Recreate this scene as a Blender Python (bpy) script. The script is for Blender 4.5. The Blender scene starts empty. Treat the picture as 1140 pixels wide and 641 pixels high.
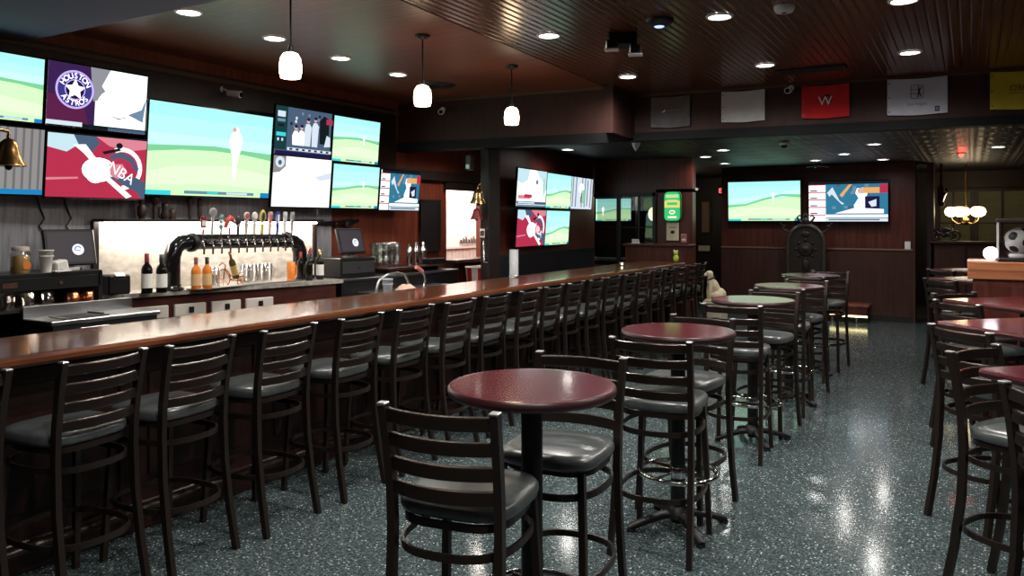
import bpy, math, random
from mathutils import Vector, Matrix, Euler
random.seed(7)
PI = math.pi
scene = bpy.context.scene
COL = scene.collection
R = math.radians

# ---------------------------------------------------------------- materials
MATS = {}
def base(name, color, rough=.5, metal=0., coat=0., spec=.5, trans=0., ior=1.45, alpha=1.):
    if name in MATS: return MATS[name]
    m = bpy.data.materials.new(name); m.use_nodes = True
    b = m.node_tree.nodes['Principled BSDF']
    b.inputs['Base Color'].default_value = (*color, 1)
    b.inputs['Roughness'].default_value = rough
    b.inputs['Metallic'].default_value = metal
    b.inputs['Coat Weight'].default_value = coat
    b.inputs['Coat Roughness'].default_value = .08
    b.inputs['Specular IOR Level'].default_value = spec
    b.inputs['Transmission Weight'].default_value = trans
    b.inputs['IOR'].default_value = ior
    b.inputs['Alpha'].default_value = alpha
    MATS[name] = m
    return m
def grain(name, c1, c2, scale=(1,1,1), rough=.5, metal=0., coat=0., noise=6., bump=0., detail=6., lo=.35, hi=.7, rvar=0.):
    """two-tone noise over stretched object coordinates"""
    m = base(name, c1, rough, metal, coat); nt = m.node_tree; N = nt.nodes; L = nt.links
    b = N['Principled BSDF']
    tc = N.new('ShaderNodeTexCoord'); mp = N.new('ShaderNodeMapping'); mp.inputs['Scale'].default_value = scale
    L.new(tc.outputs['Object'], mp.inputs['Vector'])
    n = N.new('ShaderNodeTexNoise'); n.inputs['Scale'].default_value = noise; n.inputs['Detail'].default_value = detail
    L.new(mp.outputs['Vector'], n.inputs['Vector'])
    r = N.new('ShaderNodeValToRGB'); r.color_ramp.elements[0].position = lo; r.color_ramp.elements[1].position = hi
    r.color_ramp.elements[0].color = (*c1, 1); r.color_ramp.elements[1].color = (*c2, 1)
    L.new(n.outputs['Fac'], r.inputs['Fac']); L.new(r.outputs['Color'], b.inputs['Base Color'])
    if rvar:
        mr = N.new('ShaderNodeMapRange'); mr.inputs['To Min'].default_value = rough - rvar; mr.inputs['To Max'].default_value = rough + rvar
        L.new(n.outputs['Fac'], mr.inputs['Value']); L.new(mr.outputs['Result'], b.inputs['Roughness'])
    if bump:
        bp = N.new('ShaderNodeBump'); bp.inputs['Strength'].default_value = bump; bp.inputs['Distance'].default_value = .01
        L.new(n.outputs['Fac'], bp.inputs['Height']); L.new(bp.outputs['Normal'], b.inputs['Normal'])
    return m
def grooves(m, axis, pitch, strength=.6, dist=.006, depth_dark=.45):
    """parallel board joints every pitch metres along an axis, as bump and as darker joint lines"""
    nt = m.node_tree; N = nt.nodes; L = nt.links; b = N['Principled BSDF']
    tc = N.new('ShaderNodeTexCoord'); sx = N.new('ShaderNodeSeparateXYZ'); L.new(tc.outputs['Object'], sx.inputs[0])
    mu = N.new('ShaderNodeMath'); mu.operation = 'MULTIPLY'; mu.inputs[1].default_value = 1 / pitch; L.new(sx.outputs[axis], mu.inputs[0])
    fr = N.new('ShaderNodeMath'); fr.operation = 'FRACT'; L.new(mu.outputs[0], fr.inputs[0])
    pp = N.new('ShaderNodeMath'); pp.operation = 'PINGPONG'; pp.inputs[1].default_value = .5; L.new(fr.outputs[0], pp.inputs[0])
    mr = N.new('ShaderNodeMapRange'); mr.interpolation_type = 'SMOOTHSTEP'
    mr.inputs['From Min'].default_value = .0; mr.inputs['From Max'].default_value = .22
    L.new(pp.outputs[0], mr.inputs['Value'])
    bp = N.new('ShaderNodeBump'); bp.inputs['Strength'].default_value = strength; bp.inputs['Distance'].default_value = dist
    L.new(mr.outputs['Result'], bp.inputs['Height']); L.new(bp.outputs['Normal'], b.inputs['Normal'])
    old = b.inputs['Base Color'].links[0].from_socket
    mx = N.new('ShaderNodeMix'); mx.data_type = 'RGBA'; mx.blend_type = 'MULTIPLY'; mx.inputs['Factor'].default_value = 1
    m2 = N.new('ShaderNodeMapRange'); m2.inputs['To Min'].default_value = depth_dark; m2.inputs['To Max'].default_value = 1
    L.new(mr.outputs['Result'], m2.inputs['Value'])
    cb = N.new('ShaderNodeCombineColor')
    for i in range(3): L.new(m2.outputs['Result'], cb.inputs[i])
    L.new(old, mx.inputs['A']); L.new(cb.outputs['Color'], mx.inputs['B']); L.new(mx.outputs['Result'], b.inputs['Base Color'])
    return m
def em(color, s=1.):
    key = 'glow_%d_%d_%d_%d' % tuple(int(k * 100) for k in (*color, s))
    if key in MATS: return MATS[key]
    m = bpy.data.materials.new(key); m.use_nodes = True; nt = m.node_tree
    nt.nodes.clear(); e = nt.nodes.new('ShaderNodeEmission'); o = nt.nodes.new('ShaderNodeOutputMaterial')
    e.inputs['Color'].default_value = (*color, 1); e.inputs['Strength'].default_value = s
    nt.links.new(e.outputs[0], o.inputs[0]); MATS[key] = m
    return m
def glass(name, tint=(1,1,1), alpha=.12, rough=.03):
    """thin clear glass: mostly transparent with a mirror-like skin"""
    if name in MATS: return MATS[name]
    m = bpy.data.materials.new(name); m.use_nodes = True; nt = m.node_tree; N = nt.nodes; L = nt.links
    N.clear(); o = N.new('ShaderNodeOutputMaterial'); t = N.new('ShaderNodeBsdfTransparent'); g = N.new('ShaderNodeBsdfGlossy')
    g.inputs['Roughness'].default_value = rough; t.inputs['Color'].default_value = (*tint, 1)
    f = N.new('ShaderNodeLayerWeight'); f.inputs['Blend'].default_value = .35
    mr = N.new('ShaderNodeMapRange'); mr.inputs['To Min'].default_value = alpha * .5; mr.inputs['To Max'].default_value = min(1, alpha * 5)
    mx = N.new('ShaderNodeMixShader'); L.new(f.outputs['Facing'], mr.inputs['Value']); L.new(mr.outputs['Result'], mx.inputs['Fac'])
    L.new(t.outputs[0], mx.inputs[1]); L.new(g.outputs[0], mx.inputs[2]); L.new(mx.outputs[0], o.inputs[0])
    MATS[name] = m
    return m

def floor_mat():
    m = base('speckled_resin_floor', (.05,.06,.06), .22, 0, 0, .55); nt = m.node_tree; N = nt.nodes; L = nt.links; b = N['Principled BSDF']
    tc = N.new('ShaderNodeTexCoord')
    n1 = N.new('ShaderNodeTexNoise'); n1.inputs['Scale'].default_value = 55; n1.inputs['Detail'].default_value = 4
    n2 = N.new('ShaderNodeTexNoise'); n2.inputs['Scale'].default_value = 2.2; n2.inputs['Detail'].default_value = 3
    v1 = N.new('ShaderNodeTexVoronoi'); v1.inputs['Scale'].default_value = 62
    v2 = N.new('ShaderNodeTexVoronoi'); v2.inputs['Scale'].default_value = 105
    for k in (n1, n2, v1, v2): L.new(tc.outputs['Object'], k.inputs['Vector'])
    r1 = N.new('ShaderNodeValToRGB'); e = r1.color_ramp.elements
    e[0].position = .36; e[0].color = (.020,.031,.034,1); e[1].position = .66; e[1].color = (.070,.094,.098,1)
    L.new(n1.outputs['Fac'], r1.inputs['Fac'])
    def flecks(v, size, keep):
        lt = N.new('ShaderNodeMath'); lt.operation = 'LESS_THAN'; lt.inputs[1].default_value = size; L.new(v.outputs['Distance'], lt.inputs[0])
        sp = N.new('ShaderNodeSeparateColor'); L.new(v.outputs['Color'], sp.inputs[0])
        l2 = N.new('ShaderNodeMath'); l2.operation = 'LESS_THAN'; l2.inputs[1].default_value = keep; L.new(sp.outputs[0], l2.inputs[0])
        mu = N.new('ShaderNodeMath'); mu.operation = 'MULTIPLY'; L.new(lt.outputs[0], mu.inputs[0]); L.new(l2.outputs[0], mu.inputs[1])
        return mu.outputs[0]
    f1 = flecks(v1, .30, .20); f2 = flecks(v2, .36, .3)
    m1 = N.new('ShaderNodeMix'); m1.data_type = 'RGBA'; L.new(f2, m1.inputs['Factor']); L.new(r1.outputs['Color'], m1.inputs['A']); m1.inputs['B'].default_value = (.20,.25,.26,1)
    m2 = N.new('ShaderNodeMix'); m2.data_type = 'RGBA'; L.new(f1, m2.inputs['Factor']); L.new(m1.outputs['Result'], m2.inputs['A']); m2.inputs['B'].default_value = (.42,.47,.47,1)
    L.new(m2.outputs['Result'], b.inputs['Base Color'])
    mr = N.new('ShaderNodeMapRange'); mr.inputs['To Min'].default_value = .09; mr.inputs['To Max'].default_value = .19
    L.new(n2.outputs['Fac'], mr.inputs['Value']); L.new(mr.outputs['Result'], b.inputs['Roughness'])
    return m
def tin_mat():
    m = base('pressed_tin', (.015,.015,.016), .5, .1, 0, .35); nt = m.node_tree; N = nt.nodes; L = nt.links; b = N['Principled BSDF']
    tc = N.new('ShaderNodeTexCoord'); sx = N.new('ShaderNodeSeparateXYZ'); L.new(tc.outputs['Object'], sx.inputs[0])
    hs = []
    for ax in (0, 1):
        mu = N.new('ShaderNodeMath'); mu.operation = 'MULTIPLY'; mu.inputs[1].default_value = 1 / .61; L.new(sx.outputs[ax], mu.inputs[0])
        pp = N.new('ShaderNodeMath'); pp.operation = 'PINGPONG'; pp.inputs[1].default_value = .5; L.new(mu.outputs[0], pp.inputs[0])
        hs.append(pp.outputs[0])
    mn = N.new('ShaderNodeMath'); mn.operation = 'MINIMUM'; L.new(hs[0], mn.inputs[0]); L.new(hs[1], mn.inputs[1])
    sn = N.new('ShaderNodeMath'); sn.operation = 'MULTIPLY'; sn.inputs[1].default_value = 36; L.new(mn.outputs[0], sn.inputs[0])
    si = N.new('ShaderNodeMath'); si.operation = 'SINE'; L.new(sn.outputs[0], si.inputs[0])
    bp = N.new('ShaderNodeBump'); bp.inputs['Strength'].default_value = .45; bp.inputs['Distance'].default_value = .010
    L.new(si.outputs[0], bp.inputs['Height']); L.new(bp.outputs['Normal'], b.inputs['Normal'])
    return m

FLOOR = floor_mat()
TIN = tin_mat()
BEAD = grooves(grain('beadboard_ceiling', (.095,.031,.015), (.145,.050,.024), (9, .5, 1), .22, noise=4), 0, .066, .55, .009, .6)
SOFFIT = grooves(grain('reddish_plank_soffit', (.13,.037,.017), (.21,.064,.030), (.5, 9, 1), .40, noise=4), 1, .06, .25, .003, .75)
PLASTER = base('tv_blue_tinted_plaster', (.10,.10,.17), .8)  # blue of the television light is put into the plaster colour
PANEL = grain('dark_mahogany_panelling', (.050,.0095,.0065), (.10,.021,.013), (7, 7, .5), .38, noise=3.5, rvar=.08)
PANEL_RED = grain('reddish_mahogany_panelling', (.12,.026,.014), (.21,.052,.028), (7, 7, .5), .4, noise=3.5)
WAINS = grain('brown_wainscot', (.036,.012,.009), (.060,.022,.016), (6, 6, .6), .4, noise=4)
BLACKWOOD = grain('black_stained_wood', (.010,.007,.007), (.020,.012,.010), (6, 6, .6), .45, noise=4)
FASCIA = grain('fascia_wood', (.026,.0075,.006), (.044,.012,.009), (3, 3, 1), .6, noise=4)
GREYWALL = grain('smoky_grey_wall', (.19,.19,.215), (.32,.32,.35), (8, 8, .8), .6, noise=5)
BARTOP = grain('varnished_bar_top', (.065,.018,.008), (.16,.052,.021), (9, .7, 4), .18, 0, .5, noise=3, rvar=.05)
BRASS = base('brass', (.62,.40,.16), .25, 1)
BARFRONT = grain('bar_front_wood', (.014,.0045,.0035), (.026,.008,.006), (5, 5, .7), .4, noise=4)
STOOLM = base('bronze_brown_tube', (.040,.029,.025), .32, .7)
SLATM = base('bronze_brown_slat', (.060,.045,.040), .26, .85)
CAPM = base('steel_cap', (.45,.45,.46), .3, .9)
VINYL = grain('black_vinyl', (.058,.066,.068), (.078,.088,.090), (1,1,1), .28, noise=30, bump=.05)
VINYL.node_tree.nodes['Principled BSDF'].inputs['Specular IOR Level'].default_value = .75
MAROON = grain('maroon_laminate', (.060,.004,.010), (.085,.006,.014), (3,3,3), .2, 0, .3, noise=8)
EDGEM = base('dark_table_edge', (.028,.006,.008), .35)
BLACKM = base('black_iron', (.012,.012,.013), .42, .4)
CHROME = base('chrome', (.75,.76,.78), .1, 1)
STEEL = base('brushed_steel', (.42,.43,.44), .3, 1)
BLACKP = base('black_plastic', (.008,.008,.009), .35)
GLOSSBLACK = base('gloss_black', (.006,.006,.007), .12)
DARKGREY = base('dark_grey_plastic', (.03,.03,.033), .4)
WHITEP = base('white_plastic', (.75,.75,.75), .4)
PAPER = base('white_paper', (.78,.76,.72), .8)
CLEAR = glass('clear_glass', (.97,.97,.97), .22)
WINGLASS = glass('window_glass', (.72,.74,.72), .10)
AMBER = glass('amber_liquor', (.9,.38,.06), .12)
GREENGLASS = base('dark_bottle_glass', (.006,.007,.005), .08)
STONE = grain('pale_stone_tile', (.46,.42,.37), (.70,.66,.60), (1, 4, 9), .6, noise=2.5)
SLATE = grain('stone_counter', (.22,.20,.18), (.42,.39,.35), (3,3,3), .3, noise=7)
CABWOOD = grain('back_bar_wood', (.045,.010,.008), (.08,.02,.014), (5, 1, 5), .35, noise=4)
WHITEWALL = grain('cream_wall', (.72,.68,.64), (.78,.75,.72), (1,1,1), .7, noise=3)
COPPER = base('copper', (.75,.28,.12), .25, 1)
OAK = grooves(grain('knotty_oak', (.27,.085,.034), (.42,.15,.062), (.8, 8, 8), .45, noise=3), 2, .09, .3, .003, .7)
CREAM = grain('cream_coat', (.60,.50,.33), (.72,.62,.44), (6,6,6), .75, noise=9)
SHUTTER = grain('olive_shutter', (.17,.18,.10), (.24,.25,.15), (1,1,30), .6, noise=2)

# ---------------------------------------------------------------- mesh builder
class M:
    def __init__(s): s.v = []; s.f = []; s.mi = []; s.sm = []; s.cur = 0; s.T = None
    def add(s, vs, fs, smooth=False):
        o = len(s.v)
        for p in vs:
            p = Vector(p)
            s.v.append(tuple(s.T @ p if s.T is not None else p))
        for f in fs: s.f.append([o + i for i in f]); s.mi.append(s.cur); s.sm.append(smooth)
        return s
    def box(s, c, d, ch=0., rot=None):
        hx, hy, hz = (k / 2 for k in d); c = Vector(c); Q = rot or Matrix.Identity(3)
        if ch <= 0:
            vs = [c + Q @ Vector((x*hx, y*hy, z*hz)) for x in (-1,1) for y in (-1,1) for z in (-1,1)]
            fs = [(0,1,3,2),(4,6,7,5),(0,4,5,1),(2,3,7,6),(0,2,6,4),(1,5,7,3)]
            return s.add(vs, fs)
        ch = min(ch, hx*.95, hy*.95, hz*.95); vs = []; idx = {}
        for x in (-1,1):
            for y in (-1,1):
                for z in (-1,1):
                    for a in range(3):
                        h = [hx-ch, hy-ch, hz-ch]; h[a] += ch
                        idx[x,y,z,a] = len(vs); vs.append(c + Q @ Vector((x*h[0], y*h[1], z*h[2])))
        fs = []
        for a in range(3):
            b, g = (a+1) % 3, (a+2) % 3
            for sg in (-1,1):
                def k(p, q, ax=a):
                    t = [0,0,0]; t[a] = sg; t[b] = p; t[g] = q; return idx[t[0],t[1],t[2],ax]
                f = [k(-1,-1), k(1,-1), k(1,1), k(-1,1)]; fs.append(f if sg > 0 else f[::-1])
        for a in range(3):
            b, g = (a+1) % 3, (a+2) % 3
            for p in (-1,1):
                for q in (-1,1):
                    def e(w, ax):
                        t = [0,0,0]; t[a] = w; t[b] = p; t[g] = q; return idx[t[0],t[1],t[2],ax]
                    f = [e(-1,b), e(1,b), e(1,g), e(-1,g)]; fs.append(f if p*q > 0 else f[::-1])
        for x in (-1,1):
            for y in (-1,1):
                for z in (-1,1):
                    f = [idx[x,y,z,0], idx[x,y,z,1], idx[x,y,z,2]]; fs.append(f if x*y*z > 0 else f[::-1])
        return s.add(vs, fs)
    def loft(s, rings, smooth=True, caps=True, closed=False):
        n = len(rings[0]); vs = [p for r in rings for p in r]; fs = []
        m = len(rings)
        for i in range(m if closed else m - 1):
            j = (i + 1) % m
            for k in range(n):
                l = (k + 1) % n; fs.append((i*n+k, i*n+l, j*n+l, j*n+k))
        s.add(vs, fs, smooth)
        if caps and not closed:
            s.add(rings[0], [tuple(range(n))[::-1]]); s.add(rings[-1], [tuple(range(n))])
        return s
    def lathe(s, prof, c=(0,0,0), n=24, axis=None, smooth=True, caps=True):
        c = Vector(c); Q = Vector((0,0,1)).rotation_difference(Vector(axis)).to_matrix() if axis else Matrix.Identity(3)
        rings = [[c + Q @ Vector((r*math.cos(2*PI*k/n), r*math.sin(2*PI*k/n), z)) for k in range(n)] for r, z in prof]
        return s.loft(rings, smooth, caps)
    def cyl(s, p0, p1, r0, r1=None, n=14):
        p0, p1 = Vector(p0), Vector(p1); r1 = r0 if r1 is None else r1
        return s.lathe([(r0, 0), (r1, (p1-p0).length)], p0, n, (p1-p0).normalized())
    def sweep(s, path, prof, up=(0,0,1), closed=False, smooth=False, scale=None):
        P = [Vector(p) for p in path]; up = Vector(up); rings = []; n = len(P)
        for i in range(n):
            a = P[i-1] if (i > 0 or closed) else P[i]; b = P[(i+1) % n] if (i < n-1 or closed) else P[i]
            t = (b - a).normalized(); sd = t.cross(up)
            sd = sd.normalized() if sd.length > 1e-6 else Vector((1,0,0)); u = sd.cross(t)
            k = scale[i] if scale else 1
            rings.append([P[i] + sd*x*k + u*y*k for x, y in prof])
        return s.loft(rings, smooth, True, closed)
    def tube(s, path, r, n=10, up=(0,0,1), closed=False, scale=None):
        return s.sweep(path, [(r*math.cos(2*PI*k/n), r*math.sin(2*PI*k/n)) for k in range(n)], up, closed, True, scale)
    def ell(s, c, rad, rot=None, n=16, m=10):
        c = Vector(c); Q = rot or Matrix.Identity(3); rings = []
        for i in range(m + 1):
            a = -PI/2 + PI*min(max(i/m, .004), .996)
            rings.append([c + Q @ Vector((rad[0]*math.cos(a)*math.cos(2*PI*k/n), rad[1]*math.cos(a)*math.sin(2*PI*k/n), rad[2]*math.sin(a))) for k in range(n)])
        return s.loft(rings)
    def prism(s, poly, z0, z1, T=None):
        n = len(poly); T = T or Matrix.Identity(4)
        a = [T @ Vector((x, y, z0)) for x, y in poly]; b = [T @ Vector((x, y, z1)) for x, y in poly]
        s.add(a + b, [(k, (k+1) % n, n+(k+1) % n, n+k) for k in range(n)])
        s.add(a, [tuple(range(n))[::-1]]); s.add(b, [tuple(range(n))])
        return s
    def poly(s, pts): return s.add(pts, [tuple(range(len(pts)))])
    def mesh(s, name, mats):
        me = bpy.data.meshes.new(name); me.from_pydata(s.v, [], s.f)
        for m in (mats if isinstance(mats, (list, tuple)) else [mats]): me.materials.append(m)
        me.polygons.foreach_set('material_index', s.mi); me.polygons.foreach_set('use_smooth', s.sm)
        me.validate(); me.update()
        return me
    def build(s, name, mats, parent=None, label=None):
        o = bpy.data.objects.new(name, s.mesh(name, mats)); COL.objects.link(o)
        if parent: o.parent = parent
        if label: o['label'] = label
        return o

def sup(a, b, n=4., k=32, cx=0, cy=0, z=0):
    out = []
    for i in range(k):
        t = 2*PI*i/k; c, q = math.cos(t), math.sin(t)
        out.append(Vector((cx + a*math.copysign(abs(c)**(2/n), c), cy + b*math.copysign(abs(q)**(2/n), q), z)))
    return out
def rect(w, h): return [(-w/2,-h/2), (w/2,-h/2), (w/2,h/2), (-w/2,h/2)]
def rrect(w, h, r, k=4):
    out = []
    for cx, cy, a0 in ((w/2-r,h/2-r,0), (-w/2+r,h/2-r,90), (-w/2+r,-h/2+r,180), (w/2-r,-h/2+r,270)):
        for i in range(k+1):
            a = R(a0 + 90*i/k); out.append((cx + r*math.cos(a), cy + r*math.sin(a)))
    return out
def circ(cx, cy, r, n=24, ry=None): return [(cx + r*math.cos(2*PI*i/n), cy + (ry or r)*math.sin(2*PI*i/n)) for i in range(n)]

def thing(name, label, cat, loc=(0,0,0), rz=0., group=None, rx=0.):
    o = bpy.data.objects.new(name, None); COL.objects.link(o); o.location = loc; o.rotation_euler = (rx, 0, rz)
    o['label'] = label; o['category'] = cat
    if group: o['group'] = group
    return o
def tag(o, label, cat, group=None, loc=None, rz=None):
    o['label'] = label; o['category'] = cat
    if group: o['group'] = group
    if loc is not None: o.location = loc
    if rz is not None: o.rotation_euler = (0, 0, rz)
    return o
def dup(root, loc, rz, label, group=None, rx=None):
    r = root.copy(); COL.objects.link(r); r.location = loc
    r.rotation_euler = (root.rotation_euler.x if rx is None else rx, 0, rz); r['label'] = label
    if group: r['group'] = group
    for ch in list(root.children):
        c = ch.copy(); COL.objects.link(c); c.parent = r
        for g in list(ch.children):
            d = g.copy(); COL.objects.link(d); d.parent = c
    return r
def struct(m, name, mats, label=None):
    o = m.build(name, mats); o['kind'] = 'structure'
    if label: o['label'] = label
    return o
def lamp(kind, name, loc, energy, color=(1,1,1), rot=(0,0,0), **kw):
    d = bpy.data.lights.new(name, kind); d.energy = energy; d.color = color
    for k, v in kw.items(): setattr(d, k, v)
    o = bpy.data.objects.new(name, d); COL.objects.link(o); o.location = loc; o.rotation_euler = rot
    return o
def text_polys(body, size):
    """flat letter outlines as (verts, faces), centred on the origin in XY"""
    c = bpy.data.curves.new('lettering', 'FONT'); c.body = body; c.size = size; c.align_x = 'CENTER'; c.align_y = 'CENTER'
    o = bpy.data.objects.new('lettering', c); COL.objects.link(o)
    dg = bpy.context.evaluated_depsgraph_get(); dg.update()
    me = bpy.data.meshes.new_from_object(o.evaluated_get(dg))
    vs = [tuple(v.co) for v in me.vertices]; fs = [tuple(p.vertices) for p in me.polygons]
    bpy.data.objects.remove(o); bpy.data.curves.remove(c); bpy.data.meshes.remove(me)
    return vs, fs
ORD = ['first','second','third','fourth','fifth','sixth','seventh','eighth','ninth','tenth','eleventh','twelfth','thirteenth','fourteenth',
       'fifteenth','sixteenth','seventeenth','eighteenth','nineteenth','twentieth']

# ================================================================ SETTING
YB = 17.4
struct(M().box((-1.7, 7.2, -.05), (13.4, 20.6, .1)), 'floor', FLOOR)
# ceilings (the step line runs slightly askew along the bar)
struct(M().prism([(-2.85,-3), (4.6,-3), (4.6,9.2), (-3.42,8.5)], 3.10, 3.2), 'ceiling_main', BEAD)
struct(M().prism([(-6.1,-3), (-2.85,-3), (-3.42,8.5), (-3.45,7.75), (-6.1,7.5)], 3.095, 3.2), 'ceiling_bar', SOFFIT)
struct(M().prism([(-6.1,7.56), (-3.4,7.80), (-3.44,8.50), (4.6,9.31), (4.6,17.6), (-7.2,17.6), (-7.2,11.6), (-6.1,11.6)], 2.62, 2.70), 'ceiling_far', TIN)
struct(M().box((-4.7, 1.1, 3.03), (2.6, 4.0, .14)), 'trim_1', PLASTER)
# left wall with the pass-through opening
w = M(); X0, X1 = -6.12, -5.97; xc, xw = (X0+X1)/2, X1-X0
w.box((xc, 2.735, 1.6), (xw, 11.47, 3.2)); w.box((xc, 10.51, 1.6), (xw, 2.18, 3.2))
w.box((xc, 8.945, .575), (xw, .95, 1.15)); w.box((xc, 8.945, 2.64), (xw, .95, 1.12))
struct(w, 'wall_left', PANEL_RED)
struct(M().box((-5.96, 4.3, 1.57), (.012, 4.0, 1.12)), 'trim_2', GREYWALL)
struct(M().box((-5.955, 3.0, 2.95), (.03, 9.4, .035)), 'trim_3', base('trim_tan', (.09,.05,.03), .5))
struct(M().box((-5.965, 2.6, 2.62), (.02, 9.6, .75)), 'trim_4', BLACKWOOD)
# opening casing
w = M(); w.box((-5.95, 8.95, 2.12), (.06, 1.1, .1))
w.box((-5.94, 8.3, 2.24), (.08, 2.6, .12))
struct(w, 'trim_5', BLACKWOOD)
struct(M().box((-5.9, 8.9, 1.135), (.34, 1.1, .035), .006), 'trim_6', WAINS)
# bright kitchen pass room behind the opening
w = M(); w.box((-6.97, 9.3, 1.5), (.1, 4.4, 3.0)); w.box((-6.5, 7.1, 1.5), (.9, .1, 3)); w.box((-6.5, 11.5, 1.5), (.9, .1, 3)); w.box((-6.5, 9.3, 2.75), (.9, 4.4, .1))
struct(w, 'wall_kitchen', WHITEWALL)
w = M(); w.box((-6.91, 9.3, 1.245), (.03, 4.2, .03))
for k in range(42): w.box((-6.915, 7.3 + k*.1, .62), (.012, .085, 1.22))
struct(w, 'trim_7', base('cream_wainscot', (.62,.52,.47), .6))
# fascias
def vwall(p, q, z0, z1, t, m=None):
    p, q = Vector((*p, 0)), Vector((*q, 0)); d = (q-p).normalized(); nrm = Vector((-d.y, d.x, 0)) * t
    m = m or M()
    return m.prism([(p.x,p.y), (q.x,q.y), (q.x+nrm.x,q.y+nrm.y), (p.x+nrm.x,p.y+nrm.y)], z0, z1)
w = vwall((-6.1,7.44), (-3.37,7.692), 2.50, 3.10, .14); vwall((-3.37,7.692), (-3.41,8.42), 2.6, 3.12, -.1, w)
vwall((-3.41,8.41), (4.6,9.22), 2.60, 3.12, .14, w)
struct(w, 'wall_fascia', FASCIA)
w = vwall((-6.1,7.415), (-3.345,7.667), 2.495, 2.60, .18); w.sweep([(-3.395,7.667,2.5475), (-3.435,8.45,2.62)], rect(.1,.1)); vwall((-3.385,8.385), (4.6,9.195), 2.575, 2.665, .18, w)
struct(w, 'trim_8', base('dark_slate_band', (.008,.0085,.010), .65, 0, 0, .2))
w = vwall((-6.1,7.43), (-3.37,7.682), 3.065, 3.093, .02); vwall((-3.40,8.40), (4.6,9.21), 3.075, 3.098, .02, w)
struct(w, 'trim_9', base('trim_tan', (.09,.05,.03), .5))
# pillar and screen wall
struct(M().box((-4.91, 7.87, 1.31), (.12, .26, 2.62), .012), 'pillar', BLACKWOOD)
CA = math.atan2(-.34, 3.7)      # direction of the screen wall against +Y
w = vwall((-4.93,7.95), (-5.27,11.65), 0, 2.62, .16)
struct(w, 'wall_screens', PANEL)
w = vwall((-4.885,7.99), (-5.20,11.45), .05, 1.21, .05); vwall((-4.87,7.99), (-5.185,11.45), 1.21, 1.245, .06, w)
struct(w, 'trim_11', base('dark_blue_black_wainscot', (.014,.017,.022), .3))
# window wall
w = M(); y0 = 11.68
w.box((-4.44, y0, .45), (1.62, .16, .9)); w.box((-4.44, y0, 2.36), (1.62, .16, .52)); w.box((-3.92, y0, 1.5), (.58, .16, 1.3))
struct(w, 'wall_window', PANEL)
w = M(); w.box((-4.72, 11.60, 2.075), (1.06, .09, .06)); w.box((-4.72, 11.60, .925), (1.06, .09, .05)); w.box((-4.225, 11.60, 1.5), (.05, .09, 1.2))
w.box((-4.83, 11.6, 1.5), (.05, .06, 1.16)); w.box((-4.50, 11.62, 1.5), (.016, .03, 1.16)); w.box((-4.72, 11.62, 1.56), (1.0, .03, .014))
struct(w, 'window_1', BLACKWOOD)
struct(M().box((-4.72, 11.64, 1.5), (1.0, .008, 1.15)), 'window_2', WINGLASS)
w = M(); w.box((-4.1, 11.44, .64), (.98, .3, 1.28)); w.box((-4.1, 11.43, 1.295), (1.04, .36, .035), .008)
struct(w, 'trim_12', PANEL)
# room behind the window and the dark passage
w = M(); w.box((-5.5, YB, 1.31), (5.0, .1, 2.62)); w.box((-7.1, 14.6, 1.31), (.1, 5.6, 2.62)); w.box((-6.2, 13.7, 1.31), (1.7, .12, 2.62))
struct(w, 'wall_passage', BLACKWOOD)
# far wall with televisions
struct(M().box((-2.365, 14.42, 1.31), (3.13, .24, 2.62)), 'wall_back', PANEL)
struct(M().box((-2.365, 14.285, .6), (3.13, .03, 1.16)), 'trim_13', WAINS)
struct(M().box((-2.365, 14.275, 1.185), (3.13, .05, .035), .008), 'trim_14', base('worn_rail_wood', (.15,.085,.06), .4))
struct(M().box((-2.365, 14.265, .05), (3.13, .03, .1)), 'baseboard_back', BLACKWOOD)
struct(M().box((-2.365, 14.28, 2.50), (3.13, .04, .03)), 'trim_15', WAINS)
struct(M().box((-.785, 14.40, 1.31), (.04, .32, 2.62)), 'trim_16', WAINS)
# right side: half wall, window wall
w = M(); w.box((2.05, 14.6, .65), (5.2, .2, 1.30)); w.box((2.05, 14.58, 1.315), (5.24, .32, .04), .008)
for k in range(8): w.box((-.1 + k*.62, 14.485, .66), (.06, .04, 1.2))
struct(w, 'wall_half', WAINS)
w = M(); w.box((1.8, YB, 1.31), (6.0, .12, 2.62))
struct(w, 'wall_back_room', BLACKWOOD)
w = M(); w.box((.75, YB-.09, 1.74), (2.5, .05, 1.02)); w.cur = 1
for k in range(7): w.box((-.28 + k*.40, YB-.13, 1.74), (.035, .05, 1.02))
w.box((.75, YB-.13, 2.25), (2.55, .06, .06)); w.box((.75, YB-.13, 1.24), (2.55, .08, .06)); w.box((.05, YB-.14, 1.74), (.1, .06, 1.02)); w.box((.75, YB-.125, 1.62), (2.5,.04,.025))
struct(w, 'window_3', [SHUTTER, BLACKWOOD])
struct(M().box((4.6, 7.2, 1.6), (.12, 20.6, 3.2)), 'wall_right', PANEL)
struct(M().box((-1, -3.05, 1.6), (12, .1, 3.2)), 'wall_front', PANEL)

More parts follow.
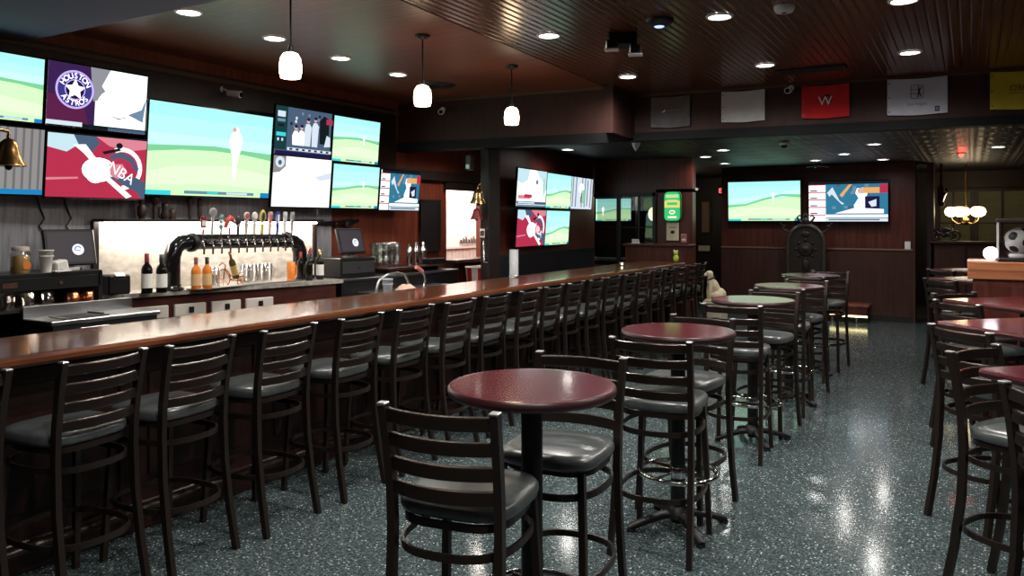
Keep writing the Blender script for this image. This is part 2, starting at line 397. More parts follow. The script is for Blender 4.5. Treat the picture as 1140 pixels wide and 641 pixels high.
# ================================================================ BAR STOOLS
def ring_path(a, b, z, n=2.6, k=40): return sup(a, b, n, k, 0, -.02, z)
def make_stool(label, group):
    t = thing('bar_stool', label, 'stool', group=group)
    m = M(); rings = []
    for sx, sy, z in ((.190,.190,.712), (.204,.204,.717), (.209,.210,.732), (.208,.208,.750), (.199,.199,.763), (.17,.17,.771), (.11,.11,.775), (.05,.05,.776)):
        rings.append(sup(sx, sy, 3.6, 40, 0, 0, z))
    m.loft(rings); m.build('seat', VINYL, t)
    m = M(); m.sweep(ring_path(.182, .180, .697, 3.6), rect(.014, .024), closed=True); m.build('seat_frame', STOOLM, t)
    for sx in (-1, 1):
        m = M(); m.sweep([(sx*.165,.155,.705), (sx*.178,.172,.42), (sx*.192,.196,.0)], rect(.027,.027), up=(0,1,0)); m.build('leg', STOOLM, t)
    for sx in (-1, 1):
        pts = [(sx*.198,-.280,.0), (sx*.193,-.238,.22), (sx*.190,-.208,.45), (sx*.188,-.200,.66), (sx*.189,-.206,.80), (sx*.191,-.228,.95), (sx*.194,-.254,1.075)]
        m = M(); m.sweep(pts, rect(.027,.032), up=(0,1,0)); p = m.build('back_post', STOOLM, t)
        m = M(); m.box((sx*.194,-.255,1.079), (.031,.036,.010), .003); m.build('cap', CAPM, p)
    def py(z): return -.196 - .056*max(0, (z-.70)/.375)**1.25
    for zt in (1.066, .986, .906, .828):
        z = zt - .022; w_ = .180 + .010*(z-.8)
        pts = [(w_*u, py(z) - .042*(1-u*u), z) for u in [k/8-1 for k in range(17)]]
        m = M(); m.sweep(pts, rrect(.019,.046,.005,2)); m.build('slat', SLATM, t)
    m = M(); m.sweep(ring_path(.200, .226, .615), rect(.009,.026), closed=True); m.build('upper_ring', STOOLM, t)
    m = M(); m.sweep(ring_path(.208, .246, .295), rect(.010,.026), closed=True); m.build('foot_ring', STOOLM, t)
    return t
NBAR = 20
st0 = None
def bar_x(y): return -3.47 + .02*(y-1.5)/9
BARY = [1.42,2.0,2.49,3.06,3.65,4.20,4.71,5.25,5.75,6.21,6.67,7.13,7.58,8.02,8.46,8.90,9.34,9.78,10.21,10.64]
for i in range(NBAR):
    y = BARY[i]; rz = PI/2 + .09 + random.uniform(-.035,.035)
    lab = ('first bar stool in the bar row, mostly cut off by the picture edge' if i == 0 else
           'last bar stool at the far end of the bar row' if i == NBAR-1 else
           ORD[i] + ' black ladder-back stool along the bar, counted from the near end')
    loc = (bar_x(y) + random.uniform(-.012,.012), y, 0)
    if st0 is None:
        st0 = make_stool(lab, 'bar stools along the counter'); st0.location = loc; st0.rotation_euler = (0,0,rz)
    else: dup(st0, loc, rz, lab)
def stool(x, y, deg, lab, group): return dup(st0, (x, y, 0), R(deg), lab, group)
G1 = 'stools at the round tables'; G2 = 'stools at the square tables'
stool(-1.465, 2.225, 9, 'nearest ladder-back stool in front of the nearest round table, back towards us', G1)
stool(-1.44, 2.82, 184, 'stool on the far side of the nearest round table', G1)
stool(-1.37, 3.90, 4, 'stool before the second round table, its back towards us', G1)
stool(-1.435, 4.42, 180-8, 'stool behind the second round table, facing us', G1)
stool(-1.44, 5.70, 3, 'stool before the third round table, which mirrors a blue screen', G1)
stool(-1.42, 6.40, 180-6, 'stool behind the third round table, facing us', G1)
stool(-1.42, 7.20, 2, 'stool before the fourth round table from us', G1)
stool(-1.42, 7.83, 180-8, 'stool behind the fourth round table from us', G1)
stool(-1.50, 8.78, 2, 'stool before the farthest round table', G1)
stool(-1.42, 9.42, 180-5, 'stool behind the farthest round table', G1)

# ================================================================ PUB TABLES
def pub_base(t, rng=.205):
    m = M(); m.cyl((0,0,.03), (0,0,1.03), .039, n=20); m.build('column', BLACKM, t)
    m = M(); m.lathe([(.16,1.028), (.16,1.036), (.05,1.036)], n=20); m.box((0,0,1.02), (.3,.05,.02)); m.box((0,0,1.02), (.05,.3,.02)); m.build('mounting_plate', BLACKM, t)
    m = M(); m.tube([(rng*math.cos(2*PI*k/40), rng*math.sin(2*PI*k/40), .30) for k in range(40)], .014, 10, closed=True)
    for k in range(4):
        a = PI/4 + k*PI/2; m.tube([(.036*math.cos(a), .036*math.sin(a), .30), (rng*math.cos(a), rng*math.sin(a), .30)], .007, 8)
    m.lathe([(.041,.27), (.047,.28), (.047,.32), (.041,.33)], n=20, caps=False)
    m.build('foot_rest', CHROME, t, 'chrome foot ring with four spokes')
    m = M()
    for k in range(4):
        a = k*PI/2 + .3; d = Vector((math.cos(a), math.sin(a), 0))
        pts = [d*r + Vector((0,0,z)) for r, z in ((.02,.075), (.10,.070), (.18,.050), (.25,.030), (.285,.018))]
        m.sweep(pts, rrect(.05,.034,.012,3), scale=[1.15,1.05,.95,.95,.8], smooth=True)
        m.lathe([(.022,0), (.026,.006), (.022,.012)], d*.27, n=12)
    m.lathe([(.07,.06), (.062,.095), (.042,.12)], n=20); m.build('base', BLACKM, t)
def round_top():
    m = M(); prof = [(.292,1.034), (.303,1.040), (.306,1.052)]
    m.cur = 1; m.lathe(prof, n=64, caps=True)
    m.lathe([(.306,1.052), (.304,1.064), (.298,1.0695)], n=64, caps=False); m.cur = 0; m.lathe([(.298,1.0695), (.285,1.070)], n=64)
    return m
tb0 = thing('pub_table', 'nearest round maroon pub table, in front of the bar stools', 'table', (-1.37,2.48,0), group='round pub tables')
round_top().build('tabletop', [MAROON, EDGEM], tb0); pub_base(tb0)
for loc, lab in (((-1.37,4.12,0), 'second round maroon pub table from us'), ((-1.42,6.03,0), 'third round pub table, its top mirroring a blue screen'),
                 ((-1.44,7.50,0), 'fourth round pub table from us, bluish sheen'), ((-1.52,9.08,0), 'farthest round pub table, before the carved arch')):
    dup(tb0, loc, random.uniform(0,1), lab)
sq0 = thing('pub_table', 'nearest square maroon table at the right edge, only its corner in view', 'table', (.56,3.66,0), R(45), 'square pub tables')
m = M(); m.cur = 1; m.loft([[Vector((x,y,z)) for x, y in rrect(w_, w_, .02)] for w_, z in ((.745,1.034), (.76,1.04), (.762,1.055))], False)
m.cur = 0; m.loft([[Vector((x,y,z)) for x, y in rrect(w_, w_, .02)] for w_, z in ((.762,1.055), (.758,1.067), (.75,1.070))], False)
m.build('tabletop', [MAROON, EDGEM], sq0); pub_base(sq0)
for (x, y), lab in (((.36,5.26), 'second square maroon table along the right side of the aisle'), ((.35,6.78), 'third square maroon table along the right side, before the oak-topped cabinet'),
                    ((.15,9.30), 'fourth square table, behind the oak-topped cabinet'), ((.10,11.0), 'farthest square table, before the half wall')):
    dup(sq0, (x, y, 0), R(45), lab)
stool(.425, 3.38, -45, 'stool at the right edge drawn up to the nearest square table, back towards us', G2)
stool(.24, 4.03, -118, 'stool on the far left side of the nearest square table, grey seat showing', G2)
stool(.13, 5.05, -45, 'stool with its back to the aisle at the second square table', G2)
stool(.10, 6.60, -45, 'stool with its back to the aisle at the third square table', G2)
stool(.07, 7.08, -135, 'stool on the far side of the third square table', G2)
stool(-.08, 9.05, -45, 'stool with its back to the aisle at the fourth square table', G2)
stool(-.12, 10.76, -45, 'stool at the farthest square table by the half wall', G2)

# ================================================================ BAR COUNTER
bar = thing('bar_counter', 'long varnished wooden bar counter with row of stools', 'bar', (-3.9,6.0,0))
def B(p): return (p[0]+3.9, p[1]-6.0, p[2])
yA, yE = .3, 10.93
m = M()
prof = []
for x, z in ((-4.235,1.012), (-3.60,1.012), (-3.565,1.02), (-3.55,1.036), (-3.552,1.055), (-3.572,1.068), (-3.60,1.070), (-4.215,1.070), (-4.235,1.06)):
    prof.append((x+3.9, z))
rg = []
for y, dx in ((yA,-.01), (4,-.0), (8,.01), (yE,.03)):
    rg.append([Vector((x+dx, y-6.0, z)) for x, z in prof])
m.loft(rg[::-1], False); m.build('worktop', BARTOP, bar)
m = M(); m.box(B((-3.93,(yA+yE)/2,.53)), (.14, yE-yA-.1, .96))
for k in range(12):
    y = .75 + k*.89; m.box(B((-3.853,y,.55)), (.022,.07,.84), .006)
    m.box(B((-3.855,y+.445,.56)), (.016,.62,.56), .006)
m.box(B((-3.85,(yA+yE)/2,.93)), (.03, yE-yA-.1, .08), .006); m.box(B((-3.85,(yA+yE)/2,.08)), (.03, yE-yA-.1, .15), .006)
m.build('front_panel', BARFRONT, bar)
m = M(); m.tube([B((-3.70,yA+.2,.17)), B((-3.70,yE-.2,.17))], .022, 12); m.build('foot_rail', STOOLM, bar)
for k in range(7):
    m = M(); y = 1.2+k*1.5; m.tube([B((-3.84,y,.10)), B((-3.76,y,.11)), B((-3.70,y,.17))], .013, 8, up=(0,1,0)); m.lathe([(.035,0), (.03,.01)], B((-3.835,y,.10)), 12, (1,0,0)); m.build('rail_bracket', STOOLM, bar)
m = M(); m.box(B((-3.95,10.86,.51)), (.5,.06,1.0)); m.build('end_panel', BARFRONT, bar)

# ================================================================ TELEVISIONS
C_ = {'sky': em((.47,.97,.90),1.08), 'sky2': em((.56,.99,.91),1.1), 'sky3': em((.40,.94,.90),1.05), 'haze': em((.86,1,.95),1.5), 'hedge': em((.24,.72,.36),.9), 'green': em((.62,1,.52),1.1),
      'green2': em((.70,1,.58),1.15), 'white': em((1,1,1),2.2), 'white1': em((1,1,1),1.2), 'blue': em((.02,.28,.62),.8), 'teal': em((.05,.75,.80),.9), 'navy': em((.03,.02,.12),.5), 'indigo': em((.07,.06,.34),.7),
      'purple': em((.055,.02,.10),.8), 'plum': em((.13,.02,.08),.8), 'red': em((.52,.035,.085),.9), 'pink': em((.80,.26,.33),.9), 'grey': em((.35,.35,.40),.8), 'dark': em((.02,.03,.04),.4),
      'dteal': em((.02,.09,.10),.5), 'skin': em((.75,.50,.42),.9), 'orange': em((.9,.45,.15),.9), 'bluegrey': em((.20,.32,.48),.8), 'slate': em((.10,.16,.26),.7), 'lilac': em((.55,.42,.95),1.1),
      'curtain': em((.40,.38,.38),.7), 'curtain2': em((.26,.25,.25),.6), 'pale': em((.62,.86,.95),.9), 'mid': em((.04,.24,.40),.8), 'tick': em((.75,.85,.95),.9)}
def bx(x0, y0, x1, y1): return [(x0,y0), (x1,y0), (x1,y1), (x0,y1)]
GOLFER = [(.00,.0),(.03,.02),(.035,.22),(.05,.40),(.085,.58),(.10,.80),(.07,.90),(.045,.91),(.05,.97),(.03,1.0),(.0,1.0),(-.02,.96),(-.015,.91),(-.045,.89),(-.075,.76),(-.06,.60),(-.02,.42),(-.015,.2)]
def s_golf(h0=.46, h1=.50, px=.66, ps=.62, py=.18, warm=False):
    a = [(bx(0,0,1,1), 'sky'), ([(0,.0),(1,0),(1,h1),(.5,(h0+h1)/2+.025),(0,h0)], 'green'),
         (bx(0,.86,1,1), 'sky3'), ([(0,h0+.05),(1,h1+.05),(1,h1+.17),(0,h0+.17)], 'sky2'),
         ([(0,h0-.04),(.25,h0+.005),(.5,(h0+h1)/2+.02),(.75,h1+.005),(1,h1-.04),(1,h1+.04),(.75,h1+.055),(.5,(h0+h1)/2+.075),(.25,h0+.055),(0,h0+.03)], 'hedge'),
         ([(.0,.10),(.5,.14),(1,.10),(1,.28),(.6,.36),(.2,.32),(0,.25)], 'green2')]
    if ps: a += [([(px + x*ps, py + y*ps) for x, y in GOLFER], 'white'), (circ(px-.012*ps, py+.955*ps, .03*ps, 10, .045*ps), 'skin')]
    a += [(bx(0,0,.18,.05), 'teal'), (bx(.28,.02,.86,.055), 'bluegrey'), (bx(.46,.025,.55,.05), 'teal'), (bx(.62,.025,.80,.05), 'tick'), (bx(.92,.0,1,.06), 'blue')]
    return a
def s_astro():
    a = [(bx(0,0,1,1), 'haze'), (bx(.0,.07,.46,1), 'purple'), ([(.0,.07),(.40,.07),(.34,.42),(0,.5)], 'plum'), ([(.40,1),(.60,1),(.52,.72),(.60,.55),(.44,.45),(.42,.7)], 'grey'),
         (circ(.72,.42,.24,20,.30), 'white'), ([(.80,.3),(.95,.42),(1,.62),(.97,.2)], 'bluegrey'), ([(.58,.28),(.70,.20),(.86,.28),(.70,.23)], 'grey'),
         (bx(0,0,1,.07), 'dark'), (bx(.0,.02,.34,.09), 'tick'), (bx(.60,.0,1,.05), 'slate')]
    cx, cy, r = .255, .60, .165; ar = 1.65
    a += [(circ(cx,cy,r+.02,40,(r+.02)*ar), 'lilac'), (circ(cx,cy,r,40,r*ar), 'indigo'), (circ(cx,cy,r*.60,32,r*.60*ar), 'lilac'), (circ(cx,cy,r*.54,32,r*.54*ar), 'navy')]
    star = []
    for k in range(10):
        rr = r*(.60 if k % 2 == 0 else .30); an = PI/2 + k*PI/5; star.append((cx + rr*math.cos(an), cy + rr*ar*math.sin(an)))
    a.append((star, 'white'))
    for word, up in (('HOUSTON', 1), ('ASTROS', -1)):
        for k, chh in enumerate(word):
            an = PI/2 - (k - (len(word)-1)/2)*.36 if up > 0 else -PI/2 + (k - (len(word)-1)/2)*.36
            a.append(('T', chh, cx + r*.79*math.cos(an), cy + r*.79*ar*math.sin(an), .072, an - PI/2 if up > 0 else an + PI/2, 'white'))
    return a
def s_hoop():
    a = [(bx(0,0,1,1), 'red'), ([(.0,1),(.0,.78),(.18,.72),(.30,.86),(.34,1)], 'pale'), ([(.24,1),(.30,.82),(.42,.74),(.50,.88),(.46,1)], 'slate'), ([(.46,1),(1,1),(1,.86),(.80,.80),(.6,.86)], 'pink'),
         ([(.24,.84),(.34,.72),(.50,.46),(.62,.34),(.56,.50),(.44,.70),(.36,.86)], 'white1'), ([(.0,.26),(.30,.30),(.30,.33),(0,.30)], 'pink'),
         (circ(.50,.46,.17,20,.20), 'haze'), (circ(.47,.40,.10,16,.16), 'white')]
    ring, inn = [], []
    for k in range(15):
        an = R(115 - k*14.5); ring.append((.74 + .22*math.cos(an), .50 + .36*math.sin(an))); inn.append((.74 + .175*math.cos(an), .50 + .285*math.sin(an)))
    a += [(ring + inn[::-1], 'white1'), ([(.60,.70),(.72,.78),(.84,.70),(.92,.52),(.90,.44),(.82,.62),(.72,.68),(.62,.64)], 'slate'),
          ([(.60,.36),(.92,.10),(.96,.0),(1,.0),(1,.28),(.9,.36)], 'slate'), ([(.54,.34),(.60,.36),(.86,.04),(.80,.0)], 'white1'), (circ(.70,.88,.035,12,.05), 'dark'), ([(.52,.76),(.70,.84),(.72,.80),(.55,.72)], 'dark'),
          ([(.60,.56),(.74,.58),(.80,.44),(.70,.32),(.62,.38)], 'pink')]
    a.append(('T', 'NBA', .735, .42, .15, -.5, 'white1'))
    return a
def s_curtain():
    a = [(bx(0,0,1,1), 'pale'), (bx(.52,.08,1,1), 'curtain')]
    for k in range(6): a.append((bx(.54+k*.08,.08,.565+k*.08,1), 'curtain2'))
    a += [(circ(.30,.78,.17,24,.25), 'curtain'), (circ(.30,.78,.11,24,.17), 'tick'), (bx(0,.0,1,.08), 'blue'), ([(.30,.08),(.50,.08),(.46,.30),(.30,.4)], 'sky2'), (bx(.2,.02,.55,.06), 'white1')]
    return a
def s_studio(side=.22):
    a = [(bx(0,0,1,1), 'mid'), (bx(0,.0,side,1), 'white1')]
    for k in range(5): a.append((bx(.0,.19*k+.15,side,.19*k+.175), 'red')); a.append((bx(.02,.19*k+.19,side*.5,.19*k+.22), 'plum'))
    random.seed(3)
    for k in range(16):
        x, y = random.uniform(side+.04,.9), random.uniform(.3,.9); a.append((bx(x,y,x+.05,y+.07), random.choice(['slate','bluegrey','mid'])))
    a += [([(side+.02,.72),(side+.09,.86),(.40,.52),(.46,.44),(.43,.42),(.30,.68),(side+.05,.62)], 'tick'), ([(.40,.66),(.52,.92),(.56,.92),(.43,.60)], 'orange'),
          ([(.68,.20),(.78,.22),(.80,.42),(.74,.62),(.76,.74),(.70,.84),(.62,.82),(.60,.70),(.64,.58),(.58,.40),(.60,.22)], 'white1'), (circ(.675,.76,.05,12,.075), 'skin'),
          (bx(.70,.70,.92,.84), 'orange'), (bx(.90,.70,1,.92), 'red'), (bx(.72,.32,.90,.62), 'navy'), ([(.76,.48),(.86,.55),(.86,.38),(.80,.36)], 'tick'), ([(side+.12,.2),(.6,.34),(.95,.30),(.95,.2)], 'white1'),
          (bx(side,.10,1,.17), 'white1'), (bx(side,.0,1,.08), 'tick'), (bx(side+.04,.03,.9,.06), 'slate'), (bx(0,.93,1,1), 'dark')]
    return a
def s_match():
    a = [(bx(0,0,1,1), 'slate'), (bx(0,.1,.20,1), 'dteal'), (bx(.03,.78,.16,.90), 'tick'), (bx(.03,.68,.16,.74), 'bluegrey'), (bx(.02,.38,.18,.46), 'teal'), (bx(.04,.28,.07,.34), 'tick'), (bx(.11,.28,.14,.34), 'tick'), (bx(.04,.58,.14,.63), 'dark')]
    random.seed(9)
    for k in range(26):
        x, y = random.uniform(.22,.92), random.uniform(.5,.93); a.append((circ(x, y, .02, 8, .035), random.choice(['bluegrey','slate','tick','dark'])))
    a += [([(.78,.30),(.95,.30),(.94,.86),(.84,.92),(.76,.80)], 'dark')]
    for x, h in ((.34,.60), (.44,.62), (.55,.78), (.68,.82)):
        a += [([(x-.05,.22),(x+.055,.22),(x+.065,h-.15),(x+.03,h-.08),(x-.03,h-.08),(x-.06,h-.18)], 'white1' if x < .5 else 'tick'), (circ(x, h-.02, .028, 12, .05), 'skin'), (circ(x, h+.015, .028, 12, .035), 'navy')]
    a += [(bx(.88,.74,1,.86), 'red'), ([(.86,.24),(.98,.26),(.97,.46),(.9,.5)], 'tick'), (bx(.20,.10,1,.16), 'tick'), (bx(0,.0,1,.08), 'navy')]
    for k in range(7): a.append((bx(.24+k*.11,.11,.29+k*.11,.15), 'dark'))
    return a
def s_white():
    return [(bx(0,0,1,1), 'white1'), (bx(0,.5,.7,1), 'haze'), ([(.0,1),(.20,1),(.20,.80),(.10,.68),(.0,.66)], 'curtain'), (circ(.10,.88,.075,16,.11), 'tick'), (circ(.10,.87,.03,12,.05), 'slate'), ([(.70,.62),(1,.74),(1,.60),(.80,.55)], 'tick'), ([(.40,.0),(.50,.25),(.56,.0)], 'haze')]
def s_street():
    return [(bx(0,0,1,1), 'haze'), ([(.0,1),(.4,1),(.34,.72),(.16,.60),(0,.66)], 'pale'), ([(.62,1),(1,1),(1,.5),(.90,.3),(.86,.7),(.7,.86)], 'pale'), (circ(.66,.68,.05,12,.07), 'bluegrey'), (bx(.9,.3,.93,.8), 'hedge'), (bx(.04,.20,.45,.30), 'pink'), (bx(.24,.24,.50,.33), 'red'), (bx(0,.06,1,.14), 'slate'), (bx(.05,.08,.6,.12), 'tick'), (bx(0,0,1,.05), 'bluegrey')]
def s_hall():
    a = [(bx(0,0,1,1), 'tick')]
    for k in range(7): a.append((bx(.04+k*.14,.06,.09+k*.14,1), ['curtain','bluegrey','tick'][k % 3]))
    a += [(circ(.45,.66,.13,14,.16), 'white1'), (bx(.52,.18,.62,.62), 'hedge'), (bx(.46,.40,.50,.60), 'dark'), (bx(.72,.1,.76,.95), 'slate'), (bx(.42,.2,.48,.4), 'curtain2')]
    return a
TVG = 'televisions behind the bar'
def tv(label, loc, w_, h, rz, tilt, content, group, mount=.12, bez=.012):
    t = thing('television', label, 'television', loc, rz, group, tilt)
    m = M(); m.box((0,.016,0), (w_+2*bez, .030, h+2*bez), .005); m.box((0,.042,-h*.06), (w_*.72, .035, h*.62), .012); m.build('casing', GLOSSBLACK, t)
    m = M(); names = []
    for k, it in enumerate(content):
        y = -.0005 - .0003*k
        nm = it[-1]
        if nm not in names: names.append(nm)
        m.cur = names.index(nm)
        if it[0] == 'T':
            _, chh, x, yy, sz, an, _n = it; vs, fs = text_polys(chh, sz)
            out = []
            for vx, vy, _z in vs:
                X = vx*math.cos(an) - vy*math.sin(an); Y = vx*math.sin(an) + vy*math.cos(an)
                out.append(((x-.5)*w_ + X*w_, y, (yy-.5)*h + Y*w_))
            m.add(out, fs)
        else:
            m.poly([((min(max(px,0),1)-.5)*w_, y, (min(max(py,0),1)-.5)*h) for px, py in it[0]])
    m.build('screen', [C_[n] for n in names], t)
    m = M(); m.box((0,.06+mount/2,0), (.10, mount, .08), .008); m.box((0,.062+mount,0), (.22,.012,.22), .004); m.build('wall_bracket', BLACKM, t)
    return t
T5 = R(5)
TV = [('left edge television of the upper row, cut off, golf course picture', 2.80,2.59, .68,.455, s_golf(.56,.56,.0,.0)),
      ('upper television with round blue star emblem on its screen', 3.56,2.59, .785,.465, s_astro()),
      ('lower left television with grey curtains behind the brass bell', 2.80,2.08, .68,.465, s_curtain()),
      ('lower television with a red basketball court and white ring', 3.555,2.07, .785,.465, s_hoop()),
      ('largest television, golfer in white on a green', 4.61,2.26, 1.29,.765, s_golf(.50,.50,.67,.62,.20)),
      ('upper television showing white-shirted players beside a dark score column', 5.69,2.54, .755,.465, s_match()),
      ('upper right television of the bar wall with a golf course, above another golf screen', 6.47,2.53, .73,.47, s_golf(.50,.50,.65,.22,.42)),
      ('lower television with an almost white picture', 5.67,2.045, .78,.49, s_white()),
      ('lower television with a golf course, under another golf screen', 6.46,2.03, .73,.46, s_golf(.42,.50,.65,.2,.45)),
      ('last television of the lower row, studio picture with red and white list', 7.22,2.015, .72,.455, s_studio())]
for lab, y, z, w_, h, c in TV: tv(lab, (-5.745, y, z), w_, h, PI/2, T5, c, TVG, .11)
RZC = PI/2 + math.atan(.34/3.7)
CG = 'televisions on the screen wall beyond the bar'
def cl(s): return (-4.865 - .0919*(s-7.95), s)
for lab, s0, s1, z0, z1, c in (('upper left screen on the far screen wall, bright street picture', 8.33,9.25,1.835,2.325, s_street()),
                               ('upper middle screen on the far screen wall, golf course', 9.27,10.18,1.83,2.315, s_golf(.36,.50,.5,.0)),
                               ('upper right screen on the far screen wall, grey vertical stripes', 10.20,11.10,1.83,2.315, s_hall()),
                               ('lower left screen on the far screen wall, red basketball court', 8.32,9.22,1.33,1.81, s_hoop()),
                               ('lower right screen on the far screen wall, golf course', 9.24,10.10,1.325,1.81, s_golf(.32,.48,.5,.0))):
    x, y = cl((s0+s1)/2); tv(lab, (x+.09, y, (z0+z1)/2), (s1-s0)*1.0, z1-z0-.02, RZC, R(4), c, CG, .06, .014)
FG = 'televisions on the far wall'
tv('left television on the far panelled wall, golf course', (-3.14,14.12,2.01), 1.235,.69, 0, R(3), s_golf(.38,.62,.63,.22,.5), FG, .08, .016)
tv('right television on the far panelled wall, studio picture', (-1.77,14.12,1.99), 1.225,.67, 0, R(3), s_studio(.22), FG, .08, .016)
tv('added screen behind the dark interior window, standing for a picture mirrored in its glass', (-5.73,13.50,1.87), .70,.41, 0, 0, s_golf(.36,.52,.2,.45,.2), FG, .06)  # screen put behind the glass to stand for golf pictures reflected in it
tv('screen at the left picture edge under the brass bell, side on', (-5.05,2.225,1.36), .56,.80, PI/2+.1, 0, [(bx(0,0,1,1),'slate'), (bx(0,.5,1,.9),'pale'), (bx(0,0,1,.2),'blue'), (bx(0,.3,1,.36),'pink')], TVG, .05)

# ================================================================ CEILING FIXTURES
LG = 'recessed ceiling lights'
def downlight(x, y, z, lab, power, col=(1,.95,.88), rr=.075, grp=LG, s=22):
    t = thing('recessed_light', lab, 'ceiling light', (x,y,z), 0, grp)
    m = M(); n = 28
    m.lathe([(rr*1.0,-.001), (rr*1.02,-.012), (rr*1.22,-.010), (rr*1.28,-.001)], n=n, caps=False); m.build('trim_ring', WHITEP, t)
    m = M(); m.lathe([(.004,-.0065), (rr*.6,-.006), (rr*1.01,-.003)], n=n, caps=False); m.build('lens', em(col, s), t)
    lamp('SPOT', 'downlight', (x,y,z-.03), power, col, spot_size=R(168), spot_blend=.9, shadow_soft_size=.05)
    return t
ZB = 3.095
for k, (x, y) in enumerate(((-4.62,3.50), (-4.70,4.34), (-4.77,5.16), (-4.82,6.02))):
    downlight(x, y, ZB, ORD[k] + ' recessed light over the back bar, counted from the near end', 45)
for (x, y), lab in (((-2.815,5.365), 'recessed light beside the stepped ceiling edge, left of the black two-headed fixture'), ((-2.94,7.296), 'recessed light above the grey flag'),
                    ((-1.52,5.478), 'recessed light at the top, between the blue-lit dome and the smoke detector'), ((-1.628,7.392), 'recessed light above the plain white flag'),
                    ((-.443,7.465), 'recessed light above the white flag with a boxed emblem'), ((-.374,5.684), 'recessed light cut off by the upper picture edge'),
                    ):
    downlight(x, y, 3.10, lab, 120)
for x, y in ((-2.8,3.4), (-1.5,3.4), (-.3,3.6), (-1.2,1.2), (-.2,1.2), (1.2,5.5), (1.2,3.5)):
    lamp('SPOT', 'downlight', (x,y,3.07), 110, (1,.95,.88), spot_size=R(168), spot_blend=.9, shadow_soft_size=.05)
for k, ((x, y), lab) in enumerate((((-3.393,11.457), 'far ceiling light beside the passage, left of a pair'), ((-2.868,10.512), 'far ceiling light nearest the flag beam, over the left television'), ((-3.511,12.975), 'far ceiling light just before the left television, deepest of three'),
        ((-1.03,10.653), 'brightest far ceiling light below the red flag'), ((-1.546,12.002), 'far ceiling light in the middle of the short row over the right television'), ((-2.095,13.009), 'far ceiling light above the gap between the far televisions'),
        ((-1.164,13.348), 'far ceiling light over the end of the right far television'), ((.309,11.845), 'far ceiling light under the yellow flag, right of the red lamp'), ((-4.638,9.383), 'far ceiling light in front of the screen wall'))):
    downlight(x, y, 2.62, lab, 30, (1,.97,.92), .075, 'far ceiling lights', 20)
# pendants
PSH = em((1,.72,.44), 16)
pd0 = thing('pendant_lamp', 'nearest pendant lamp over the bar, white glass shade', 'pendant lamp', (-3.65,3.50,ZB), group='pendant lamps over the bar')
m = M(); m.lathe([(.012,-.035), (.055,-.022), (.062,-.001)], n=20); m.build('canopy', BLACKM, pd0)
m = M(); m.tube([(0,0,-.02), (0,0,-.36)], .006, 8, up=(0,1,0)); m.build('cord', BLACKM, pd0)
m = M(); m.lathe([(.016,-.39), (.02,-.375), (.012,-.34)], n=16); m.build('socket', BLACKM, pd0)
m = M(); m.lathe([(.02,-.385), (.045,-.395), (.062,-.425), (.069,-.47), (.068,-.51), (.060,-.545), (.055,-.545), (.062,-.51), (.063,-.47)], n=28, caps=False); m.build('lamp_shade', PSH, pd0)
dup(pd0, (-3.65,4.86,ZB), 0, 'middle pendant lamp over the bar'); dup(pd0, (-3.65,6.22,ZB), 0, 'farthest pendant lamp over the bar')
# small ceiling devices
t = thing('ceiling_speaker', 'round dark ceiling speaker near the middle pendant', 'speaker', (-4.85,6.70,ZB))
m = M(); m.lathe([(.10,-.02), (.17,-.014), (.18,-.001)], n=32); m.build('grille', BLACKP, t)
m = M(); m.lathe([(.18,-.001), (.185,-.012), (.20,-.010), (.205,-.001)], n=32, caps=False); m.build('rim', DARKGREY, t)
t = thing('emergency_light', 'black ceiling fixture with two pale square heads', 'emergency light', (-2.31,5.63,3.1), R(20))
m = M(); m.box((0,0,-.05), (.22,.16,.10), .012); m.build('housing', BLACKP, t)
for dx, dy, dz in ((-.08,-.08,-.10), (.10,-.13,-.155)):
    m = M(); m.box((dx,dy,dz), (.09,.10,.07), .01); m.tube([(dx,dy+.03,dz+.02), (dx*.6,dy*.2,-.06)], .014, 8); h = m.build('lamp_head', BLACKP, t)
    m = M(); m.box((dx,dy-.01,dz-.037), (.105,.08,.012), .003); m.build('lens', base('frosted_lens', (.8,.78,.76), .4), h)
t = thing('ceiling_dome', 'dark ceiling dome with a blue indicator light', 'access point', (-1.92,5.36,3.1))
m = M(); m.lathe([(.02,-.05), (.07,-.042), (.10,-.02), (.105,-.001)], n=28); m.build('dome', BLACKP, t)
m = M(); m.lathe([(.004,-.054), (.03,-.053), (.036,-.048)], n=18, caps=False); m.build('indicator', em((.25,.3,1), 3), t)
t = thing('smoke_detector', 'white smoke detector on the beadboard ceiling', 'smoke detector', (-1.076,5.445,3.1))
m = M(); m.lathe([(.03,-.045), (.055,-.04), (.065,-.022), (.068,-.001)], n=28); m.build('body', WHITEP, t)
m = M(); m.lathe([(.010,-.050), (.02,-.046), (.022,-.042)], n=16); m.build('sensor', DARKGREY, t)
t = thing('ceiling_vent', 'dark slotted vent in the ceiling above the red flag', 'vent', (-1.30,7.82,3.1))
m = M(); m.box((0,0,-.008), (.62,.20,.014), .003); m.build('frame', BLACKP, t)
for k in range(5): M().box((0,-.07+k*.035,-.018), (.56,.008,.012)).build('slat', DARKGREY, t)
def bullet_cam(lab, loc, rz):
    t = thing('security_camera', lab, 'camera', loc, rz, 'security cameras')
    m = M(); m.cyl((0,.03,0), (0,-.10,-.02), .028, .032, 16); m.build('body', WHITEP, t)
    m = M(); m.cyl((0,-.10,-.02), (0,-.106,-.021), .024, n=16); m.build('lens', GLOSSBLACK, t)
    m = M(); m.tube([(0,.02,.0), (0,.06,.03), (0,.09,.035)], .010, 8); m.lathe([(.03,0), (.028,.012)], (0,.10,.035), 16, (0,-1,0)); m.build('bracket', WHITEP, t)
bullet_cam('small white camera on the wall above the largest television', (-5.87,4.90,2.84), PI/2+.3)
